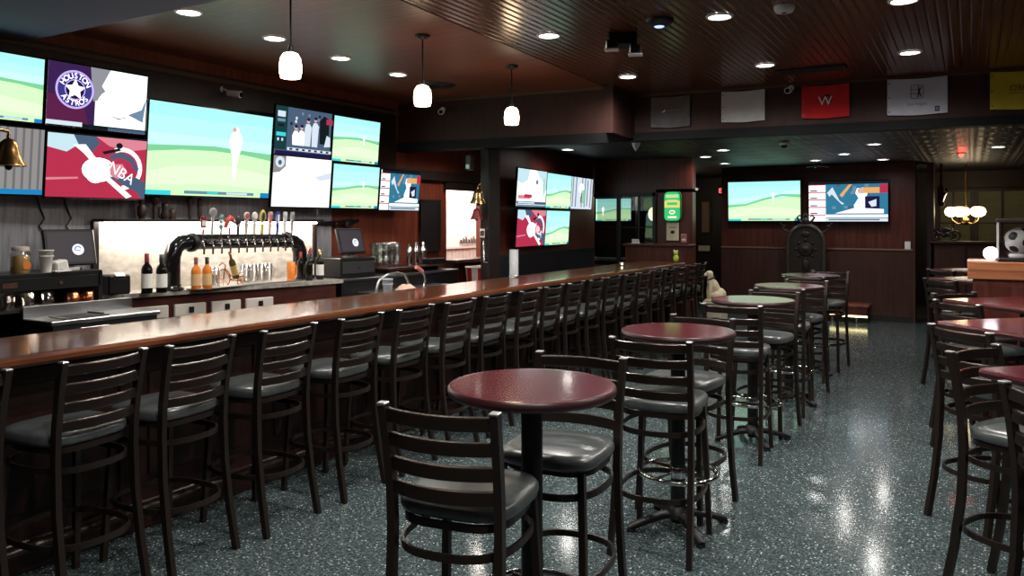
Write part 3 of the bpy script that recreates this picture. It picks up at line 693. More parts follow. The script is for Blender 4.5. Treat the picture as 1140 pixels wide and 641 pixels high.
bullet_cam('small white camera on the beam beside the middle pendant', (-5.28,7.40,2.93), .5)
bullet_cam('small pale camera on the beam between the white and red flags', (-1.62,8.46,3.02), 0)
t = thing('security_camera', 'dome camera on the dark far ceiling below the plain white flag', 'camera', (-1.97,9.97,2.62), 0, 'security cameras')
m = M(); m.lathe([(.05,-.03), (.06,-.02), (.062,-.001)], n=20); m.build('base', WHITEP, t); M().ell((0,0,-.03), (.042,.042,.035)).build('dome', GLOSSBLACK, t)
t = thing('track_spot', 'white cone-shaped spot on the far ceiling left of the flags', 'spotlight', (-3.54,9.05,2.62))
m = M(); m.lathe([(.012,-.09), (.035,-.05), (.05,-.012), (.052,-.001)], n=20); m.build('cone', WHITEP, t); M().ell((0,0,-.09), (.012,.012,.012), n=10, m=6).build('tip', CHROME, t)
t = thing('alarm_lamp', 'small red glowing lamp on the far ceiling', 'warning light', (-.109,12.675,2.62))
m = M(); m.lathe([(.05,-.015), (.055,-.001)], n=20); m.build('base', BLACKP, t); M().ell((0,0,-.03), (.03,.03,.03), n=14, m=8).build('bulb', em((1,.04,.03), 9), t)
lamp('POINT', 'red_glow', (-.109,12.675,2.54), 3.0, (1,.05,.03), shadow_soft_size=.03)
t = thing('ceiling_fan_light', 'small dark fixture with pale fins on the far ceiling above the televisions', 'ceiling fixture', (-2.2,13.85,2.62))
m = M(); m.lathe([(.03,-.06), (.06,-.03), (.06,-.001)], n=18); m.build('housing', BLACKP, t)
for k in range(4):
    a = k*PI/2+.4; M().sweep([(.05*math.cos(a),.05*math.sin(a),-.045), (.17*math.cos(a),.17*math.sin(a),-.06)], rect(.03,.008)).build('fin', WHITEP, t)

# ================================================================ FLAGS ON THE BEAM
FA = math.atan2(.81, 8.01)
def fx(x): return (x, 8.41 + (x+3.41)*.1011 - .028)
FLG = 'golf pin flags on the beam'
def flag(lab, x0, x1, z0, z1, mat):
    w_ = (x1-x0)/math.cos(FA); h = z1-z0; xc = (x0+x1)/2
    t = thing('golf_flag', lab, 'flag', (*fx(xc), (z0+z1)/2), FA, FLG)
    m = M(); nx, nz = 18, 12; vs = []
    for th in (0, 1):
        for i in range(nx+1):
            for k in range(nz+1):
                u, v = i/nx-.5, k/nz-.5
                vs.append((u*w_, -.003 - .003*math.sin(u*9+v*3)*.6 + th*.0025, v*h - .006*math.cos(u*5)))
    fs = []; q = (nx+1)*(nz+1)
    for i in range(nx):
        for k in range(nz):
            a = i*(nz+1)+k; b = a+nz+1
            fs.append((a, b, b+1, a+1)); fs.append((q+a, q+a+1, q+b+1, q+b))
    m.add(vs, fs, True); m.build('cloth', mat, t)
    m = M()
    for k in (-.4, 0, .4): m.lathe([(.003,0), (.007,.001), (.009,.0)], (-w_/2+.018, -.0065, k*h), 12, (0,-1,0))
    m.build('grommet', base('dull_brass', (.2,.17,.12), .4, .8), t)
    return t, w_, h
def print_on(t, polys, mat, name='emblem', y=-.0085):
    m = M()
    for p in polys:
        if p[0] == 'T':
            vs, fs = text_polys(p[1], p[4]); m.add([(p[2]+a, y, p[3]+b) for a, b, _ in vs], fs)
        else: m.poly([(a, y, b) for a, b in p])
    return m.build(name, mat, t)
def ringp(cx, cz, r0, r1, a0, a1, n=16):
    A = [(cx+r1*math.cos(R(a0+(a1-a0)*k/n)), cz+r1*math.sin(R(a0+(a1-a0)*k/n))) for k in range(n+1)]
    Bq = [(cx+r0*math.cos(R(a0+(a1-a0)*k/n)), cz+r0*math.sin(R(a0+(a1-a0)*k/n))) for k in range(n+1)]
    return A + Bq[::-1]
FAB_G = grain('grey_flag_cloth', (.10,.105,.115), (.14,.145,.155), (1,1,1), .8, noise=9)
FAB_W = grain('white_flag_cloth', (.50,.50,.52), (.58,.58,.59), (1,1,1), .8, noise=9)
FAB_V = grain('cool_white_flag_cloth', (.50,.52,.62), (.56,.58,.68), (1,1,1), .8, noise=9)
FAB_R = grain('red_flag_cloth', (.52,.010,.018), (.60,.014,.022), (1,1,1), .8, noise=9)
FAB_Y = grain('yellow_flag_cloth', (.42,.36,.02), (.50,.42,.03), (1,1,1), .8, noise=9)
INK = base('navy_ink', (.02,.022,.04), .7)
t, w_, h = flag('grey flag with small orange script, leftmost of the flags', -3.11,-2.675,2.71,3.05, FAB_G)
print_on(t, [[(-.05+k*.028, .005), (-.03+k*.028, .005), (-.026+k*.028, .025+.012*(k % 2)), (-.044+k*.028, .022)] for k in range(6)] + [[(-.03,-.02),(.12,-.016),(.12,-.012),(-.03,-.016)]], base('orange_ink', (.33,.17,.06), .7), 'script')
print_on(t, [[(-.10,-.005), (-.06,.0), (-.055,.035), (-.075,.015)]], WHITEP, 'mark')
t, w_, h = flag('plain white flag between the grey and the red flag', -2.335,-1.886,2.73,3.06, FAB_W)
print_on(t, [ringp(0,.02,.045,.052,0,330), [(-.08,-.05),(.08,-.05),(.08,-.044),(-.08,-.044)]], base('faint_straw_ink', (.46,.45,.40), .8), 'faint_print')
t, w_, h = flag('red flag with a white swirling initial', -1.518,-1.063,2.727,3.064, FAB_R)
print_on(t, [ringp(.018,.02,.030,.050,-60,190), ], base('black_ink', (.02,.01,.012), .7), 'swirl', -.0082)
print_on(t, [('T','W',0,0,.13)], WHITEP, 'initial', -.0088)
t, w_, h = flag('white flag with a boxed golfer emblem and place name', -.716,-.189,2.712,3.07, FAB_V)
o_ = rrect(.115,.135,.018); i_ = rrect(.105,.125,.014)
bz = .045
ringf = []
n = len(o_)
m = M()
m.add([(a, -.0085, b+bz) for a, b in o_] + [(a, -.0085, b+bz) for a, b in i_], [(k, (k+1) % n, n+(k+1) % n, n+k) for k in range(n)])
for p in ([(.0,-.055),(.012,-.055),(.018,-.02),(.03,-.05),(.040,-.05),(.026,.0),(.030,.022),(.046,.048),(.040,.050),(.022,.030),(.012,.036),(.006,.028),(.010,.0)], circ(.012,.045,.008,12)):
    m.poly([(a, -.0085, b+bz) for a, b in p])
for k, wd in enumerate(('PGA', 'TOUR')):
    vs, fs = text_polys(wd, .030 if k == 0 else .026); m.add([(a-.022, -.0085, b+bz+.02-.04*k) for a, b, _ in vs], fs)
m.build('emblem', INK, t)
print_on(t, [('T','Las Vegas',.0,-.075,.045)], base('grey_ink', (.18,.18,.22), .7), 'place_name')
print_on(t, [bx(.155,-.155,.195,-.105)], INK, 'badge')
print_on(t, [ringp(.175,-.13,.008,.013,0,350)], FAB_V, 'badge_ring', -.0089)
t, w_, h = flag('yellow flag at the right end, partly cut off', .163,.66,2.718,3.074, FAB_Y)
print_on(t, [ringp(-.06,.02,.02,.03,0,340), bx(-.02,.0,.0,.05), bx(.01,.0,.03,.04), bx(.04,.0,.07,.045), bx(-.09,-.035,.12,-.028)], base('olive_ink', (.22,.16,.02), .7), 'print')

# ================================================================ BACK BAR
bb = thing('back_counter', 'back bar counter with pale stone top under the beer taps', 'counter', (-5.7,4.7,0))
def K(x, y): return (x+5.7, y-4.7)
top = [K(-5.95,3.50), K(-5.68,3.72), K(-5.42,5.10), K(-5.28,5.75), K(-5.95,5.75)]
M().prism(top, 1.055, 1.09).build('stone_top', SLATE, bb)
body = [K(-5.95,3.56), K(-5.72,3.75), K(-5.47,5.06), K(-5.33,5.70), K(-5.95,5.70)]
M().prism(body, 0, 1.055).build('cabinet_body', CABWOOD, bb)
dxy = Vector((.25,1.31,0)).normalized(); ang = math.atan2(dxy.y, dxy.x)
for k in range(4):
    c = Vector((-5.72+5.7, 3.75-4.7, 0)) + dxy*(.20+.32*k) + Vector((.012,-.002,0))
    Q = Matrix.Rotation(ang, 3, 'Z')
    m = M(); m.box((c.x,c.y,.62), (.29,.03,.46), .006, Q); d = m.build('door', STEEL, bb, 'brushed steel cooler door')
    m = M(); m.box((c.x+.025,c.y,.86), (.16,.02,.02), .004, Q); m.build('handle', BLACKP, d)
    m = M(); m.box((c.x+.005,c.y,.925), (.27,.03,.10), .005, Q); d2 = m.build('drawer', base('pale_drawer_front', (.55,.50,.46), .5), bb, 'pale drawer front')
    m = M(); m.box((c.x+.026,c.y,.925), (.04,.02,.05), .004, Q); m.build('handle', BLACKP, d2)
# lit backsplash, shelf and light strip
bs = thing('lit_backsplash', 'brightly lit stone backsplash behind the taps', 'backsplash', (-5.95,4.83,1.09))
m = M(); m.box((.005,0,.29), (.02,2.34,.58)); m.build('stone_panel', STONE, bs)
m = M(); m.box((.075,0,.552), (.05,2.30,.012), .003); m.build('light_strip', em((1,.90,.76), 70), bs)
m = M(); m.box((.07,0,.575), (.16,2.40,.022), .004); m.build('shelf', BLACKWOOD, bs)
m = M(); m.box((.01,-1.19,.28), (.05,.05,.58), .004); m.box((.01,1.19,.28), (.05,.05,.58), .004); m.build('side_trim', BLACKWOOD, bs)
# draft tower
dt = thing('draft_tower', 'long black pipe-shaped draft beer tower on the back counter', 'beer tower', (-5.66,4.80,1.09))
m = M()
path = [(-.02,-.66,.0), (-.02,-.66,.20), (-.02,-.655,.28), (-.02,-.63,.345), (-.02,-.58,.385), (-.02,-.50,.395), (-.02,.60,.385), (-.02,.68,.375), (-.02,.735,.34), (-.02,.765,.28), (-.02,.77,.20), (-.02,.77,.0)]
m.tube(path, .068, 20, up=(1,0,0)); m.build('pipe_body', GLOSSBLACK, dt)
for y in (-.66,.77): M().lathe([(.095,0), (.095,.02), (.075,.03), (.075,.045)], (-.02,y,0), 24).build('flange', GLOSSBLACK, dt)
for y in (-.47, .58): M().lathe([(.068,-.02), (.082,-.02), (.082,.02), (.068,.02)], (-.02,y,.39), 24, (0,1,0), caps=False).build('pipe_collar', BLACKP, dt)
NT = 12
tapy = [-.44 + k*.0905 for k in range(NT)]
HC = [(.18,.02,.03), (.35,.33,.32), (.16,.30,.28), (.45,.06,.05), (.03,.03,.035), (.50,.46,.42), (.62,.60,.56), (.55,.45,.12), (.60,.40,.38), (.04,.06,.35), (.62,.60,.62), (.4,.4,.42)]
def handle_mesh(kind):
    m = M()
    if kind in (0,):
        m.cyl((0,0,0), (0,0,.05), .008); m.box((0,0,.11), (.022,.055,.10), .008); m.cur = 1; m.box((.012,0,.10), (.004,.045,.045), .001)
    elif kind in (1,):
        m.cyl((0,0,0), (0,0,.16), .009, .013); m.lathe([(.036,-.008), (.042,0), (.036,.008)], (0,0,.19), 20, (1,0,0)); m.cur = 1; m.lathe([(.02,0), (.024,.004)], (.008,0,.19), 16, (1,0,0))
    elif kind in (2,):
        m.cyl((0,0,0), (0,0,.06), .009)
        for k, z in enumerate((.07,.115,.155)): m.ell((0,0,z), (.016,.024,.022), n=14, m=8)
        m.cur = 1; m.ell((.014,0,.115), (.006,.014,.013), n=10, m=6)
    elif kind in (3,):
        m.cyl((0,0,0), (0,0,.06), .009); m.tube([(0,-.045,.06), (0,-.03,.12), (0,.0,.145), (0,.035,.125), (0,.055,.095)], .026, 12, up=(1,0,0), scale=[.5,1,1,.8,.25]); m.cur = 1; m.ell((.02,.03,.12), (.008,.01,.01), n=10, m=6)
    elif kind in (4,):
        m.cyl((0,0,0), (0,0,.08), .012); m.ell((0,0,.12), (.02,.032,.05), n=14, m=8); m.cur = 1; m.ell((.012,.0,.08), (.012,.016,.012), n=10, m=6)
    elif kind in (5, 6):
        m.cyl((0,0,0), (0,0,.13), .012, .018); m.lathe([(.028,-.010), (.036,0), (.028,.010)], (0,0,.165), 20, (1,0,0)); m.cur = 1; m.lathe([(.016,0), (.022,.003)], (.010,0,.165), 16, (1,0,0))
    elif kind in (7,):
        m.cyl((0,0,0), (0,0,.09), .014, .018); m.ell((0,0,.16), (.014,.036,.062), n=18, m=10); m.cur = 1; m.ell((.008,0,.16), (.010,.022,.042), n=14, m=8)
    else:
        m.loft([[Vector((x,y,z)) for x, y in rrect(a*.6, a, .006, 2)] for a, z in ((.024,.0), (.030,.08), (.040,.19), (.036,.205))], False); m.cur = 1; m.box((.0125,0,.14), (.003,.024,.08), .001)
    return m
DET = [(.7,.68,.65), (.2,.2,.2), (.5,.6,.58), (.7,.5,.3), (.3,.3,.32), (.45,.08,.08), (.75,.72,.68), (.03,.03,.02), (.55,.12,.12), (.7,.7,.75), (.5,.52,.58), (.2,.2,.2)]
for k, y in enumerate(tapy):
    m = M(); m.cyl((.045,y,.39), (.085,y,.39), .014, .012, 12); m.tube([(.085,y,.40), (.098,y,.385), (.103,y,.33), (.100,y,.29)], .0095, 10, up=(0,1,0))
    m.cyl((.088,y,.40), (.088,y,.455), .006, .008, 10); m.lathe([(.020,0), (.022,.006)], (.044,y,.39), 14, (1,0,0)); m.build('faucet', CHROME, dt)
    hm = handle_mesh(k); hm.T = None
    o = hm.build('tap_handle', [base('tap_handle_%d' % k, HC[k], .4), base('tap_detail_%d' % k, DET[k], .5)], dt); o.location = (.088,y,.452); o.rotation_euler = (0,R(4),0)
m = M(); m.box((.11,.02,.006), (.14,1.18,.012), .003); m.build('drip_tray', STEEL, dt)
# spare tap handles stood on the shelf
SP = base('dark_carved_wood', (.035,.02,.018), .5); SPG = 'spare tap toppers on the shelf'
for k, (y, prof, lab) in enumerate(((4.00, [(.024,0), (.024,.02), (.036,.03), (.036,.10), (.020,.115), (.026,.13), (.024,.16), (.008,.17)], 'square-shouldered dark tap topper, first on the shelf over the backsplash'),
        (4.12, [(.02,0), (.016,.03), (.022,.08), (.016,.12), (.040,.15), (.046,.17), (.040,.195), (.012,.21)], 'tall dark tap topper with a round knob, second on the shelf'),
        (4.22, [(.026,0), (.040,.04), (.026,.07), (.034,.10), (.030,.13), (.010,.145)], 'dark rounded tap handle shaped like stacked bulbs on the shelf'),
        (4.285, [(.030,0), (.030,.05), (.026,.08), (.010,.09)], 'short stubby dark tap topper on the shelf'),
        (4.46, [(.014,0), (.014,.06), (.020,.12), (.028,.16), (.026,.20), (.008,.22)], 'slim dark tap topper with a swelling tip on the shelf'),
        (4.56, [(.012,0), (.020,.04), (.024,.15), (.018,.18), (.008,.185)], 'plain tapering dark tap topper next to the lit taps'))):
    tag(M().lathe(prof, (0,0,0), 16).build('tap_topper', SP), lab, 'tap topper', SPG, (-5.87, y, 1.6766))
# ---- bottles, glasses
def bottle(lab, loc, h, r, mat, lab_mat=None, neck=None, grp=None, cap=None, fill=None):
    t = thing('bottle', lab, 'bottle', loc, 0, grp)
    M().lathe([(r*.9,0), (r,.006), (r,h*.60), (r*.85,h*.68), (r*.40,h*.76), (r*.34,h*.97), (r*.38,h*.98), (r*.38,h)], n=20).build('body', mat, t)
    if lab_mat: M().lathe([(r*1.015,h*.14), (r*1.015,h*.50)], n=20, caps=False).build('label', lab_mat, t)
    M().lathe([(r*.42,h*.80), (r*.42,h*1.012), (r*.3,h*1.015)], n=16).build('cap', cap or BLACKP, t)
    return t
REDCAP = base('wine_red_foil', (.25,.02,.03), .35)
BG = 'bottles on the back counter'
bottle('dark wine bottle with white label and red foil, left of a pair', (-5.60,3.86,1.09), .31,.042, GREENGLASS, PAPER, grp=BG, cap=REDCAP)
bottle('dark wine bottle with white label and black foil, right of a pair', (-5.565,3.965,1.09), .30,.042, GREENGLASS, PAPER, grp=BG)
AMB = base('amber_whiskey', (.75,.22,.03), .12, 0, .5); TAN = base('tan_label', (.70,.46,.22), .6)
bottle('amber liquor bottle with tan label, left of two under the taps', (-5.53,4.26,1.09), .265,.038, AMB, TAN, grp=BG, cap=base('maroon_cap', (.18,.04,.04), .4))
bottle('amber liquor bottle with black cap, right of two under the taps', (-5.50,4.345,1.09), .265,.038, AMB, TAN, grp=BG)
for k, (x, y, h, lm, cp, lab) in enumerate(((-5.60,5.50,.27,None,REDCAP,'dark bottle at the foot of the right tower leg, first in the group'), (-5.48,5.49,.25,None,BLACKP,'plain black bottle in front of the right tower leg'),
        (-5.57,5.60,.30,PAPER,REDCAP,'dark wine bottle with white label and red top, right of the tower'), (-5.50,5.66,.29,PAPER,BRASS,'dark wine bottle with white label and gold top, near the counter end'), (-5.66,5.68,.30,None,BRASS,'dark bottle with gold top at the counter end by the wall'))):
    bottle(lab, (x, y, 1.09), h, .037, GREENGLASS, lm, grp=BG, cap=cp)
FROST = base('lit_frosted_glass', (.85,.80,.72), .15, 0, 0, .5, .75)
def mug(lab, loc, mat, h=.15, r=.042, grp='beer mugs by the backsplash', rz=0):
    t = thing('beer_mug', lab, 'mug', loc, rz, grp)
    M().lathe([(r*.85,0), (r,.008), (r*1.02,h), (r*.93,h), (r*.9,.014), (.004,.012)], n=20, caps=False).build('glass', mat, t)
    M().tube([(0,r*.95,h*.82), (0,r+.026,h*.80), (0,r+.034,h*.55), (0,r+.026,h*.28), (0,r*.95,h*.24)], .007, 8, up=(1,0,0)).build('handle', mat, t)
    return t
for k, (y, lab) in enumerate(((4.53,'clear mug left of the bicycle bottle holder'), (4.60,'clear mug half behind the bicycle bottle holder'), (4.93,'clear mug right of the bicycle, first of four'), (5.02,'clear mug right of the bicycle, second of four'), (5.11,'clear mug right of the bicycle, third of four'), (5.20,'clear mug right of the bicycle, fourth of four'))):
    mug(lab, (-5.72, y, 1.09), CLEAR, .17, .042)
mug('amber carafe with handle in front of the right tower leg', (-5.52,5.30,1.09), AMB, .185, .038, 'carafes')
# copper bicycle bottle holder
t = thing('bottle_holder', 'copper wire bicycle holding a small dark bottle', 'bottle holder', (-5.54,4.62,1.09), PI/2+.1)
def circle3(cx, cz, r, n=28): return [(cx+r*math.cos(2*PI*k/n), 0, cz+r*math.sin(2*PI*k/n)) for k in range(n)]
for nm, cx, r in (('wheel',-.085,.078), ('wheel',.12,.042)):
    m = M(); m.tube(circle3(cx, r, r), .0045, 8, up=(0,1,0), closed=True)
    for k in range(4):
        a = k*PI/4; m.tube([(cx-r*math.cos(a),0,r-r*math.sin(a)), (cx+r*math.cos(a),0,r+r*math.sin(a))], .0018, 6, up=(0,1,0))
    m.build(nm, COPPER, t)
m = M(); m.tube([(-.085,0,.078), (-.06,0,.19), (-.10,0,.215), (-.13,0,.19)], .005, 8, up=(0,1,0)); m.tube([(-.065,0,.16), (.0,0,.06), (.06,0,.10), (.12,0,.042)], .005, 8, up=(0,1,0)); m.tube([(0,0,.06), (.12,0,.042)], .005, 8, up=(0,1,0))
m.tube([(.02,.03,.10), (.05,.0,.07), (.08,-.03,.12)], .004, 8, up=(0,1,0)); m.build('frame', COPPER, t)
b_ = bottle('small dark bottle tilted in the copper bicycle holder', (-5.54,4.68,1.16), .24,.028, base('brown_beer_glass', (.09,.05,.015), .12), base('gold_label', (.5,.35,.12), .5), grp='bottles on the back counter', cap=BRASS)
b_.rotation_euler = (R(18),0,0)

# left black shelf unit with the order screen
t = thing('shelf_unit', 'black shelf unit left of the back counter, glasses inside', 'shelf', (-5.73,2.98,0))
m = M(); m.box((-.02,0,1.285), (.38,.98,.03), .004); m.box((-.02,-.475,.65), (.38,.03,1.27)); m.box((-.02,.475,.65), (.38,.03,1.27)); m.box((-.195,0,.65), (.03,.95,1.27)); m.build('carcass', BLACKP, t)
m = M(); m.box((.02,0,1.05), (.34,.92,.02)); m.build('shelf', BLACKWOOD, t)
m = M(); m.box((.155,0,1.225), (.03,.95,.09), .004); f_ = m.build('fascia', BLACKP, t)
m = M(); m.lathe([(.012,0), (.014,.006)], (.171,.18,1.225), 12, (1,0,0)); m.box((.171,-.16,1.225), (.006,.10,.035), .002); m.build('lock', CHROME, f_)
def pos(lab, loc, rz, tilt):
    t = thing('order_screen', lab, 'monitor', loc, rz, 'order screens')
    m = M(); m.lathe([(.09,0), (.09,.012), (.03,.03)], n=20); m.tube([(0,.03,.02), (0,.05,.10), (0,.02,.15)], .022, 10, up=(1,0,0)); m.build('stand', BLACKP, t)
    Q = Matrix.Rotation(tilt, 3, 'X'); c = Vector((0,0,.165))
    m = M(); m.box(c, (.36,.035,.27), .008, Q); cs = m.build('casing', BLACKP, t)
    T = Matrix.Translation(c) @ Q.to_4x4()
    m = M(); m.T = T; m.box((0,-.0185,.0), (.315,.003,.225)); m.build('screen', base('dim_screen', (.035,.03,.045), .5), cs)
    m = M(); m.T = T; m.poly([(a,-.0205,b) for a, b in circ(.05,-.02,.042,28)]); m.cur = 1; m.poly([(a,-.021,b) for a, b in ringp(.05,-.02,.018,.026,20,200)]); m.poly([(a,-.021,b) for a, b in bx(.035,-.03,.065,-.024)]); m.build('logo', [em((.85,.9,1),1.1), em((.25,.35,.5),.8)], cs)
pos('order screen on the black shelf unit left of the backsplash', (-5.71,3.31,1.30), PI/2-.1, R(-14))
pos('order screen on the cash drawer right of the taps', (-5.56,6.16,1.285), PI/2-.05, R(-16))
# things on the shelf unit
t = thing('jar', 'clear jar with yellow contents and orange label on the shelf unit', 'jar', (-5.66,2.94,1.30))
M().lathe([(.055,0), (.06,.01), (.06,.10), (.055,.12)], n=20).build('contents', base('straw_yellow', (.62,.42,.16), .6), t)
M().lathe([(.058,0), (.063,.01), (.063,.13), (.05,.15), (.05,.16)], n=20, caps=False).build('glass', CLEAR, t)
M().lathe([(.054,.155), (.054,.18), (.04,.185)], n=20).build('lid', base('clear_lid', (.5,.4,.35), .3), t)
m = M(); m.poly([(.0655,a,b) for a, b in circ(.01,.055,.028,20)]); m.build('label', base('orange_label', (.75,.22,.03), .5), t)
t = thing('paper_cup', 'tall white paper cup on the shelf unit', 'cup', (-5.60,3.08,1.30), 0)
M().lathe([(.034,0), (.047,.15), (.050,.15), (.050,.156), (.042,.156), (.032,.01)], n=20, caps=False).build('cup', PAPER, t); M().lathe([(.047,.11), (.0495,.11), (.0500,.118), (.048,.118)], n=20, caps=False).build('sleeve', WHITEP, t)
t = thing('napkin_stack', 'white napkins in a holder beside the paper cup', 'napkins', (-5.60,3.17,1.30))
m = M(); m.box((0,0,.04), (.10,.09,.08), .01, Matrix.Rotation(.2,3,'X')); m.build('napkins', PAPER, t); m = M(); m.box((0,0,.006), (.12,.12,.012), .004); m.build('tray', WHITEP, t)
t = thing('card_reader', 'flat pale device under the order screen', 'card reader', (-5.60,3.22,1.30), .1)
M().box((0,0,.014), (.09,.16,.026), .006).build('body', base('pale_grey_plastic', (.45,.43,.42), .5), t); M().box((.02,0,.029), (.04,.08,.004)).build('keypad', DARKGREY, t)
RK = 'glasses in the shelf unit'
gm = M().lathe([(.024,0), (.026,.004), (.034,.10), (.031,.10), (.024,.010), (.003,.008)], n=16, caps=False).mesh('tumbler', CLEAR)
for k in range(9):
    o = bpy.data.objects.new('tumbler', gm); COL.objects.link(o)
    tag(o, 'clear tumbler on the middle shelf of the black unit', 'glass', RK, (-5.66 + .075*(k % 2), 2.60+.068*k, 1.0605))
for k, y in enumerate((3.27,3.38)):
    t = thing('copper_mug', 'copper mug on the shelf, ' + ('left one' if k == 0 else 'right one, its handle showing'), 'mug', (-5.60,y,1.0605), .3, 'copper mugs')
    M().lathe([(.036,0), (.044,.02), (.042,.085), (.038,.085), (.036,.01)], n=20, caps=False).build('cup', COPPER, t)
    M().tube([(0,.042,.07), (0,.072,.065), (0,.075,.035), (0,.042,.02)], .006, 8, up=(1,0,0)).build('handle', COPPER, t)
t = thing('receipt_printer', 'black receipt printer beside the pair of wine bottles', 'printer', (-5.80,3.72,1.09), PI/2-.2)
M().box((0,0,.075), (.17,.20,.15), .012).build('housing', BLACKP, t); M().box((0,-.103,.12), (.10,.006,.015), .002).build('slot', DARKGREY, t); M().box((0,-.10,.155), (.07,.05,.003), .001, Matrix.Rotation(.5,3,'X')).build('receipt', PAPER, t)
# stainless ice bin in front
t = thing('ice_bin', 'stainless steel ice bin behind the near end of the bar', 'ice bin', (-5.355,3.28,0))
m = M(); m.box((0,0,.985), (.36,.80,.03), .006); m.box((-.17,0,1.03), (.02,.80,.10), .004); m.build('rim', STEEL, t)
m = M(); m.box((0,0,.50), (.33,.76,.94)); m.build('body', base('dark_steel', (.05,.05,.055), .35, .8), t)
m = M(); m.box((.02,-.12,1.004), (.22,.30,.008), .002); l_ = m.build('lid', base('dark_steel', (.05,.05,.055), .35, .8), t, 'dark sliding lid'); M().box((.02,.0,1.012), (.18,.02,.012), .003).build('handle', BLACKP, l_)
m = M(); m.box((.172,-.1,.90), (.012,.20,.08), .003); m.build('nameplate', STEEL, t)

# right POS stand: black equipment cabinet + glass counter
t = thing('cash_drawer', 'black cash drawer under the right order screen', 'cash drawer', (-5.62,6.15,1.085), -.15)
M().box((0,0,.10), (.42,.46,.20), .008).build('housing', BLACKP, t); d = M().box((.212,0,.10), (.012,.42,.12), .004).build('drawer', DARKGREY, t); M().lathe([(.010,0), (.012,.004)], (.219,0,.10), 12, (1,0,0)).build('lock', CHROME, d)
t = thing('under_counter', 'black counter with steel sink right of the taps', 'counter', (-5.62,6.78,0))
M().box((0,0,.53), (.58,2.0,1.06)).build('body', BLACKP, t)
M().box((0,0,1.072), (.62,2.04,.025), .005).build('top', base('dark_counter', (.03,.03,.032), .3), t)
m = M(); m.box((.43,-.1,.93), (.30,1.3,.03), .006); m.box((.43,-.1,.80), (.26,1.2,.24)); m.build('sink', STEEL, t, 'stainless sink')
t = thing('glass_shelf', 'raised shelf with stacked pint glasses right of the cash drawer', 'shelf', (-5.62,7.10,1.085))
M().box((0,0,.055), (.40,.98,.02), .004).build('board', WAINS, t)
for y in (-.45,.45): M().box((0,y,.022), (.36,.03,.045), .004).build('leg', BLACKP, t)
PG = 'pint glasses stacked on the raised shelf'
pm = M().lathe([(.030,0), (.031,.004), (.043,.145), (.040,.145), (.029,.012), (.003,.010)], n=18, caps=False).mesh('pint_glass', CLEAR)
for r_ in range(2):
    for c in range(4):
        for k in range(2):
            o = bpy.data.objects.new('pint_glass', pm); COL.objects.link(o)
            tag(o, 'clear pint glass in the two-high stacks beside the right order screen', 'glass', PG, (-5.72+.10*r_, 6.72+.095*c, 1.1505+.12*k))
SG = 'steel shakers on the raised shelf'
for k, (y, x, h, lab) in enumerate(((7.14,-5.55,.25,'tall steel shaker standing alone right of the pint glasses'), (7.30,-5.58,.26,'tall steel shaker, left of the group of three'), (7.37,-5.62,.27,'tall steel shaker, middle of the group of three'), (7.44,-5.58,.265,'tall steel shaker, right of the group of three'))):
    t = thing('shaker', lab, 'shaker', (x, y, 1.1505), 0, SG)
    M().lathe([(.030,0), (.040,h*.55), (.040,h*.58)], n=18).build('tin', CHROME, t); M().lathe([(.040,h*.58), (.036,h*.72), (.018,h*.82), (.018,h*.96), (.010,h)], n=18).build('cap', CHROME, t)
t = thing('fruit_tray', 'dark low garnish tray at the end of the raised shelf', 'tray', (-5.50,7.55,1.1505)); M().box((0,0,.03), (.14,.30,.055), .008).build('body', BLACKP, t); M().box((0,0,.062), (.15,.31,.008), .003).build('lid', DARKGREY, t)
t = thing('tap_hose', 'coiled hose loop with red nozzle behind the bar', 'hose', (-4.72,5.98,.93))
m = M(); m.tube([(.0,-.40,.0), (.0,-.40,.10), (.0,-.36,.18), (.0,-.25,.225), (.0,-.10,.235), (.0,.02,.21), (.0,.07,.15), (.0,.09,.08), (.0,.15,.03), (.0,.24,.02), (.0,.32,.06), (.0,.35,.13), (.0,.33,.20), (.0,.28,.235)], .013, 10, up=(1,0,0)); m.build('hose', STEEL, t)
m = M(); m.tube([(.0,.30,.225), (.0,.25,.255), (.0,.20,.275)], .020, 10, up=(1,0,0)); m.build('nozzle', base('red_rubber', (.55,.16,.14), .5), t)
t = thing('hand_sink', 'steel sink cabinet behind the middle of the bar', 'sink', (-4.75,6.0,0))
M().box((0,0,.44), (.40,1.1,.88)).build('body', base('dark_steel', (.05,.05,.055), .35, .8), t); M().box((0,0,.905), (.44,1.16,.05), .008).build('basin', STEEL, t)
t = thing('plastic_cup', 'clear plastic cup stack beside the hose', 'cup', (-4.62,5.62,.93)); M().lathe([(.034,0), (.048,.19), (.051,.19), (.051,.20), (.045,.20), (.032,.012)], n=18, caps=False).build('cup', base('milky_plastic', (.6,.6,.65), .3, trans=.5), t); M().lathe([(.050,.15), (.052,.15), (.052,.156), (.050,.156)], n=18, caps=False).build('rim', WHITEP, t)
t = thing('dish_towel', 'folded tan towel draped beside the hose', 'towel', (-4.62,5.90,.93))
m = M(); rg = []
for k in range(13):
    u = k/12; rg.append([Vector((x*(.8+.2*math.sin(3*u)), -.13+.26*u, (.03 + .10*math.sin(PI*u)**.7)*z + .006*math.sin(u*22+x*30))) for x, z in ((-.09,0), (-.08,.8), (-.03,1), (.03,1), (.08,.8), (.09,0))])
m.loft(rg); m.build('cloth', grain('tan_towel', (.50,.33,.25), (.66,.48,.38), (3,30,3), .9, noise=3), t)
m = M(); m.box((0,.10,.02), (.17,.02,.03), .006); m.build('hem', grain('tan_towel', (.50,.33,.25), (.66,.48,.38)), t)
